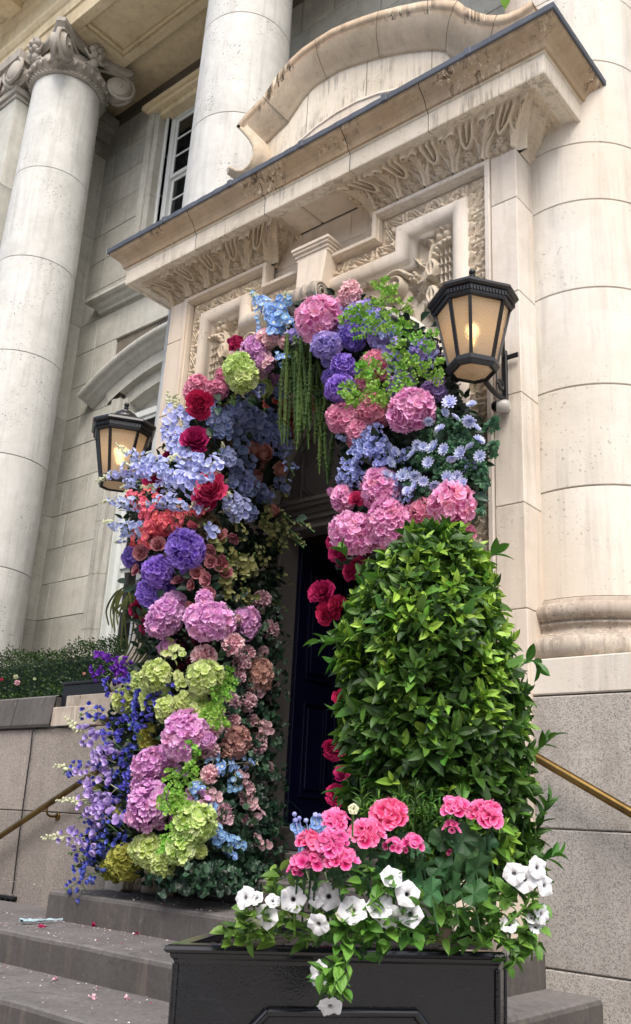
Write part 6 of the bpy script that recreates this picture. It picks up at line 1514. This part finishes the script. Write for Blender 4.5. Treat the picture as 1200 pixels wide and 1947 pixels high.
petunia_plant('white petunia in the middle of the planter with one stem trailing down its front', pA+fr_d*.4, 1.93,
  [(671, 1729, 27, 0, .75, 'white'), (605, 1758, 21, -.3, -.5, 'white'), (655, 1737, 16, -.3, .9, 'greenwhite'), (722, 1722, 25, 0, .9, 'white'), (738, 1744, 26, .1, -.7, 'white'), (775, 1700, 23, .2, .1, 'white'), (781, 1738, 23, .15, .0, 'white'), (745, 1667, 21, .3, .8, 'white'), (672, 1538, 10, 0, .2, 'greenwhite'), (606, 1852, 23, -.9, -.1, 'white'), (628, 1915, 23, 0, -.85, 'white')],
  [[(700, 1780, 0), (670, 1765, 0), (660, 1745, 0)], [(720, 1780, 0), (700, 1760, 0), (705, 1735, 0)], [(650, 1785, 0), (665, 1815, -.02), (640, 1860, -.04), (632, 1895, -.04)], [(655, 1830, -.03), (625, 1845, -.04), (612, 1850, -.04)], [(760, 1780, 0), (765, 1745, 0), (770, 1715, 0)], [(690, 1730, 0), (735, 1690, 0), (745, 1675, 0)], [(665, 1815, -.02), (640, 1875, -.04), (655, 1880, -.04)]],
  [(640, 800, 1735, 1800, 90), (640, 720, 1800, 1825, 14), (610, 660, 1830, 1890, 34), (690, 800, 1690, 1750, 40), (660, 760, 1640, 1700, 26)])
petunia_plant('white petunia spilling over the right end of the planter by the granite wall', pB-fr_d*.02, 2.08,
  [(977, 1661, 20, -.1, .1, 'white'), (997, 1671, 24, 0, .1, 'white'), (1023, 1650, 20, .7, .1, 'white'), (1037, 1684, 19, .8, .0, 'white'), (1031, 1738, 19, .9, -.1, 'white'), (968, 1757, 17, -.1, 1.0, 'white'), (1011, 1745, 12, .3, .9, 'white'), (1019, 1762, 14, .4, .9, 'white')],
  [[(900, 1810, .02), (950, 1770, 0), (1000, 1720, 0), (1005, 1690, 0)], [(940, 1780, 0), (980, 1820, -.02), (965, 1845, -.02)], [(970, 1750, 0), (1010, 1780, 0), (1015, 1800, 0)], [(990, 1720, 0), (1020, 1735, 0)]],
  [(800, 950, 1740, 1800, 100), (940, 1030, 1700, 1800, 70), (955, 1000, 1790, 1840, 22), (880, 1000, 1680, 1740, 60), (800, 900, 1690, 1760, 40)])

GFL = rosette(5, .9, 1, .3, .1, 3, base=.22, seed=3)
def geranium(label, base, heads, leaves, stalks):
    e = thing('geranium', label, 'geranium', tuple(base), 'pink geraniums in the planter')
    for (x, y, r, nf, zc) in heads:
        b = MB(); st_ = MB(); c = pz3(x, y, zc); R0 = r*zc/FPX; root = c+np.array([0, .01, -R0*.9])
        nf = int(nf*1.5)
        for i in range(nf):
            a = i*2.4; q_ = math.sqrt((i+.5)/nf); v = unit(-c)*.55+np.array([0, 0, .6]); F = frame(unit(v)); p = c+F @ np.array([R0*.82*q_*math.cos(a), R0*.82*q_*math.sin(a), R0*.35*(1-q_*q_)])
            b.add(GFL, mat4(frame(jit(unit(v+F @ np.array([math.cos(a)*q_*.8, math.sin(a)*q_*.8, 0])), .34), rng.uniform(0, 6)), p, R0*(.46 if nf > 9 else .56)*rng.uniform(.8, 1.15)), tone=float(np.clip(rng.normal(.5, .2), 0, 1)))
            tube(st_, [root, p-(0, 0, .003)], .0011, 4, tone=.3)
        for k in range(5): st_.add(ICO1, mat4(None, root+rng.normal(0, R0*.35, 3), .0045), tone=.2)
        away = unit(c*[1, 1, 0]); tube(st_, curve([root, root+away*.03+(0, 0, -.04), root+away*.10+(0, 0, -.12)], 6), .0024, 6, tone=.3)
        o = part_at('flower_head', b, M['hotpink'], e); obj('stalk', st_, M['lf_ger'], o)
    for (x, y, r, zc) in leaves:
        b = MB(); c = pz3(x, y, zc); nrm = jit(unit(-c)*.7+np.array([0, 0, .6]), .25); b.add(GLEAF, mat4(frame2(jit((rng.uniform(-1, 1), -.2, .3), .3), nrm), c, r*zc/FPX*1.7), tone=float(rng.uniform(.2, .8))); tube(b, [c, c+(0, .03, -.08)], .002, 4, tone=.7)
        part_at('leaf', b, M['lf_ger'], e)
geranium('bright pink geranium leaning over the left half of the planter', pA+fr_d*.33+dB*.1,
  [(640, 1560, 26, 9, 2.0), (588, 1597, 24, 9, 1.97), (632, 1601, 30, 11, 1.95), (595, 1632, 28, 9, 1.95), (648, 1634, 30, 10, 1.93), (575, 1640, 20, 6, 1.96), (700, 1585, 32, 12, 1.98), (742, 1550, 36, 14, 2.03), (560, 1655, 14, 4, 1.96)],
  [(690, 1640, 30, 1.98), (730, 1620, 30, 2.0), (640, 1665, 26, 1.97), (700, 1670, 28, 1.97), (760, 1640, 34, 2.02), (600, 1670, 26, 1.98), (670, 1605, 22, 2.02), (760, 1610, 26, 2.05), (780, 1680, 28, 2.0)], [])
geranium('pink geranium with few small heads in the middle of the planter', pA+fr_d*.52+dB*.1,
  [(746, 1608, 16, 4, 1.98), (786, 1605, 20, 5, 1.98), (770, 1612, 12, 3, 1.99)], [(800, 1655, 32, 2.02), (740, 1660, 28, 2.0), (820, 1700, 30, 2.03), (800, 1620, 26, 2.04)], [])
geranium('pink geranium standing tall at the right half of the planter', pA+fr_d*.65+dB*.12,
  [(866, 1537, 26, 10, 2.1), (859, 1574, 17, 5, 2.08), (922, 1548, 32, 13, 2.12), (852, 1622, 9, 3, 2.1), (903, 1632, 7, 2, 2.1)],
  [(880, 1600, 36, 2.1), (870, 1660, 38, 2.08), (905, 1655, 34, 2.1), (835, 1650, 30, 2.08), (900, 1610, 28, 2.12), (930, 1610, 24, 2.14), (860, 1690, 32, 2.05), (900, 1700, 30, 2.06), (840, 1600, 26, 2.12)], [])
# upright dark leafy shrub between the geraniums
sh = thing('shrub', 'small dark green upright shrub behind the geraniums in the planter', 'shrub', tuple(pA+fr_d*.5+dB*.25))
for (x, y1) in ((720, 1500), (760, 1490), (790, 1480), (815, 1500), (835, 1520), (775, 1520), (745, 1520), (805, 1530), (700, 1530), (850, 1550), (690, 1480)):
    shoot([(x+rng.uniform(-15, 15), 1640, .0), (x, 1580, 0), (x+rng.uniform(-6, 6), y1, -.02)], 34, 2.16, .032, sh, 'lf_mid', LEAFN, 'stem')
# blue flowers behind the geraniums
bfz = thing('delphinium', 'small sky blue delphinium with round buds behind the pink geranium', 'delphinium', tuple(onY(600, 1600, 3.2)))
bb = MB(); bs = MB()
for (x, y, r) in [(560,1548,5),(569,1556,5),(582,1560,5),(562,1560,6),(600,1550,6),(608,1551,5),(566,1575,10),(575,1580,9),(558,1572,8),(602,1566,11),(612,1560,10),(606,1578,11),(618,1575,10),(595,1572,8),(575,1615,8),(553,1640,7),(570,1625,7),(598,1560,8),(636,1548,7),(590,1590,9),(570,1590,8)]:
    c = pz3(x, y, 2.5); (bs if r < 7 else bb).add(ICO1 if r < 7 else FLORET5, mat4(frame(unit(-c)+rng.normal(0, .3, 3)), c, r*2.5/FPX*(1. if r < 7 else 1.05)), tone=float(rng.uniform(.2, .9)))
    if r < 9: tube(bs, [c, c+(0.01, .01, -.05)], .0012, 4)
part_at('petals', bb, M['skyblue'], bfz); part_at('buds', bs, M['delph'], bfz)
b = MB()
for x in (565, 600, 580): tube(b, curve([pz3(x, 1570, 2.5), pz3(x+6, 1620, 2.5), pz3(x+25, 1680, 2.45)], 6), .002, 4)
part_at('stem', b, M['stem'], bfz)

# ---------------------------------------------------------------- hedge and bedding above the left wall
hg = thing('hedge', 'low clipped dark box hedge behind the stone ledge at far left', 'hedge', (-7, 4.5, .8))
b = MB()
def hz(x): return 1.245+.03*math.sin(x*5)+.02*math.sin(x*13)
for k in range(15000):
    x = rng.uniform(-9.2, -5.45); f = rng.random(); z = hz(x)
    if f < .45: p = np.array([x, rng.uniform(4.3, 4.7), z+rng.normal(0, .02)])
    else: p = np.array([x, 4.3+rng.normal(0, .02), rng.uniform(.78, z)])
    b.add(LEAF_S, mat4(frame2(jit((rng.uniform(-1, 1), -1, .5), .5), jit((0, -.5, .8), .5)), p, rng.uniform(.018, .03)), tone=float(rng.uniform(0, 1)))
part_at('foliage', b, M['lf_hedge'], hg, kind='stuff')
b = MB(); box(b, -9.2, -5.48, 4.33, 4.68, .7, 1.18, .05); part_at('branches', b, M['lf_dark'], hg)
bed = thing('bedding_plants', 'mixed green bedding plants with small pale flowers in front of the hedge', 'plants', (-7, 4.2, .8))
b = MB()
for k in range(1500):
    x = rng.uniform(-9, -5.9); p = np.array([x, rng.uniform(4.05, 4.25), .82+abs(rng.normal(0, .04))+.03*math.sin(x*4)]); b.add(LEAFN if k % 2 else LEAFW, mat4(frame2(jit((rng.uniform(-1, 1), -.7, .6), .4), jit((0, -.3, 1), .4)), p, rng.uniform(.02, .045)), tone=float(rng.uniform(0, 1)))
part_at('leaves', b, M['lf_hedge'], bed, kind='stuff')
for (x, y, r, m_) in [(30,1287,6,'cream'),(33,1298,7,'palepink'),(3,1292,4,'red'),(66,1291,4,'cream'),(160,1281,4,'peach')]:
    c = onY(x, y, 4.05); bloom(bed, CAR[0], 'flower', c, unit(-c), r*.8*dist(c)/FPX, m_)

# ---------------------------------------------------------------- litter on the steps
lt = MB(); lr = MB()
for k in range(1000):
    lev = rng.choice([0, 1, 2], p=[.35, .4, .25]); z = ZS[lev]+.006; fr = FR[lev]
    x = rng.uniform(-6.6, -3.0) if rng.random() < .8 else rng.normal(-4.4, .3); y = fr+.03+abs(rng.normal(0, .2)) if rng.random() < .6 else (fr+.50-abs(rng.normal(0, .05)))
    if lev == 0 and y < 3.62 or y > fr+.53 and lev: continue
    big = rng.random() < .12; s_ = rng.uniform(.003, .008)*(1.8 if big else 1)
    P = petal_t(1., 1.2, rng.uniform(.1, .5), .4, 0, 2, .06, int(rng.integers(1e6)))
    (lr if rng.random() < .08 else lt).add(P, mat4(frame(jit((0, 0, 1), .3), rng.uniform(0, 6)), (x, y, z), s_), tone=float(rng.uniform(.2, 1)))
tag(obj('petal_litter', lt, M['dustwhite']), 'pale fallen petals scattered over the stone steps', 'petals'); bpy.data.objects['petal_litter']['kind'] = 'stuff'
tag(obj('petal_litter', lr, M['crimson']), 'dark crimson fallen petals lying on the steps', 'petals'); bpy.data.objects['petal_litter.001']['kind'] = 'stuff'
for (x, y, lev, wh, lab) in [(178, 1760, 1, 0, 'largest crimson petal on the middle step below the purple flowers'), (258, 1775, 1, 0, 'crimson petal on the middle step closest to the black planter'), (80, 1764, 1, 0, 'crimson petal lying just in front of the blue paper wrapper'), (108, 1860, 2, 1, 'pink petal against the riser of the lower step'), (175, 1897, 2, 1, 'crumpled white petal in the middle of the lower tread'), (245, 1898, 2, 1, 'pale petal on the lower tread beside the planter')]:
    c = onZ(x, y, ZS[lev]+.008); b = MB()
    for k in range(4): b.add(petal_t(1., 1.2, .5, .5, 0, 3, .1, k+x), mat4(frame(jit((0, 0, 1), .4), rng.uniform(0, 6)), rng.normal(0, .008, 3)*[1, 1, 0], .015), tone=.5)
    o = obj('petal', b, M['palepink' if wh else 'crimson'], loc=tuple(c)); tag(o, lab, 'petal', 'larger petals dropped on the steps')
pw = [onZ(x, y, ZS[1]+.012) for x, y in ((37, 1757), (60, 1750), (118, 1749), (119, 1752), (60, 1757))]
b = MB(); c0, c1 = onZ(40, 1754, ZS[1]+.01), onZ(119, 1750, ZS[1]+.012); n_ = 16; dxy = unit(c1-c0); sd_ = unit(np.cross(dxy, (0, 0, 1)))
P = np.array([[c0+(c1-c0)*t+sd_*(.026*(1-t*.75))*math.cos(a)+np.array([0, 0, .009*(1-t*.6)*(1+math.sin(a))+.003*rng.normal()]) for a in np.linspace(0, 2*PI, 13)[:-1]] for t in np.linspace(0, 1, n_)]); grid(b, P, closed_v=True)
tag(obj('paper_wrapper', b, M['paper']), 'flattened pale blue paper wrapper lying on the left of the steps', 'wrapper')

# leaf tip of a street tree hanging in at the top edge
tw = thing('tree_branch', 'tip of an overhanging street tree branch at the top edge', 'branch', tuple(atz(960, -40, 3.0)))
b = MB(); c = curve([atz(960, -300, 3.0), atz(950, -120, 3.0), atz(962, -30, 3.0)], 8); tube(b, c, .004, 5); part_at('twig', b, M['bark'], tw)
for k, (x, y, a) in enumerate(((962, -22, 0), (940, -70, .5), (985, -60, -.5), (950, -110, .8))):
    b = MB(); p = atz(x, y, 3.0); b.add(LEAFW, mat4(frame2(jit(CM[1]+CM[0]*a, .05), unit(-p)), p, .065), tone=.7); part_at('leaf', b, M['lf_fern'], tw)
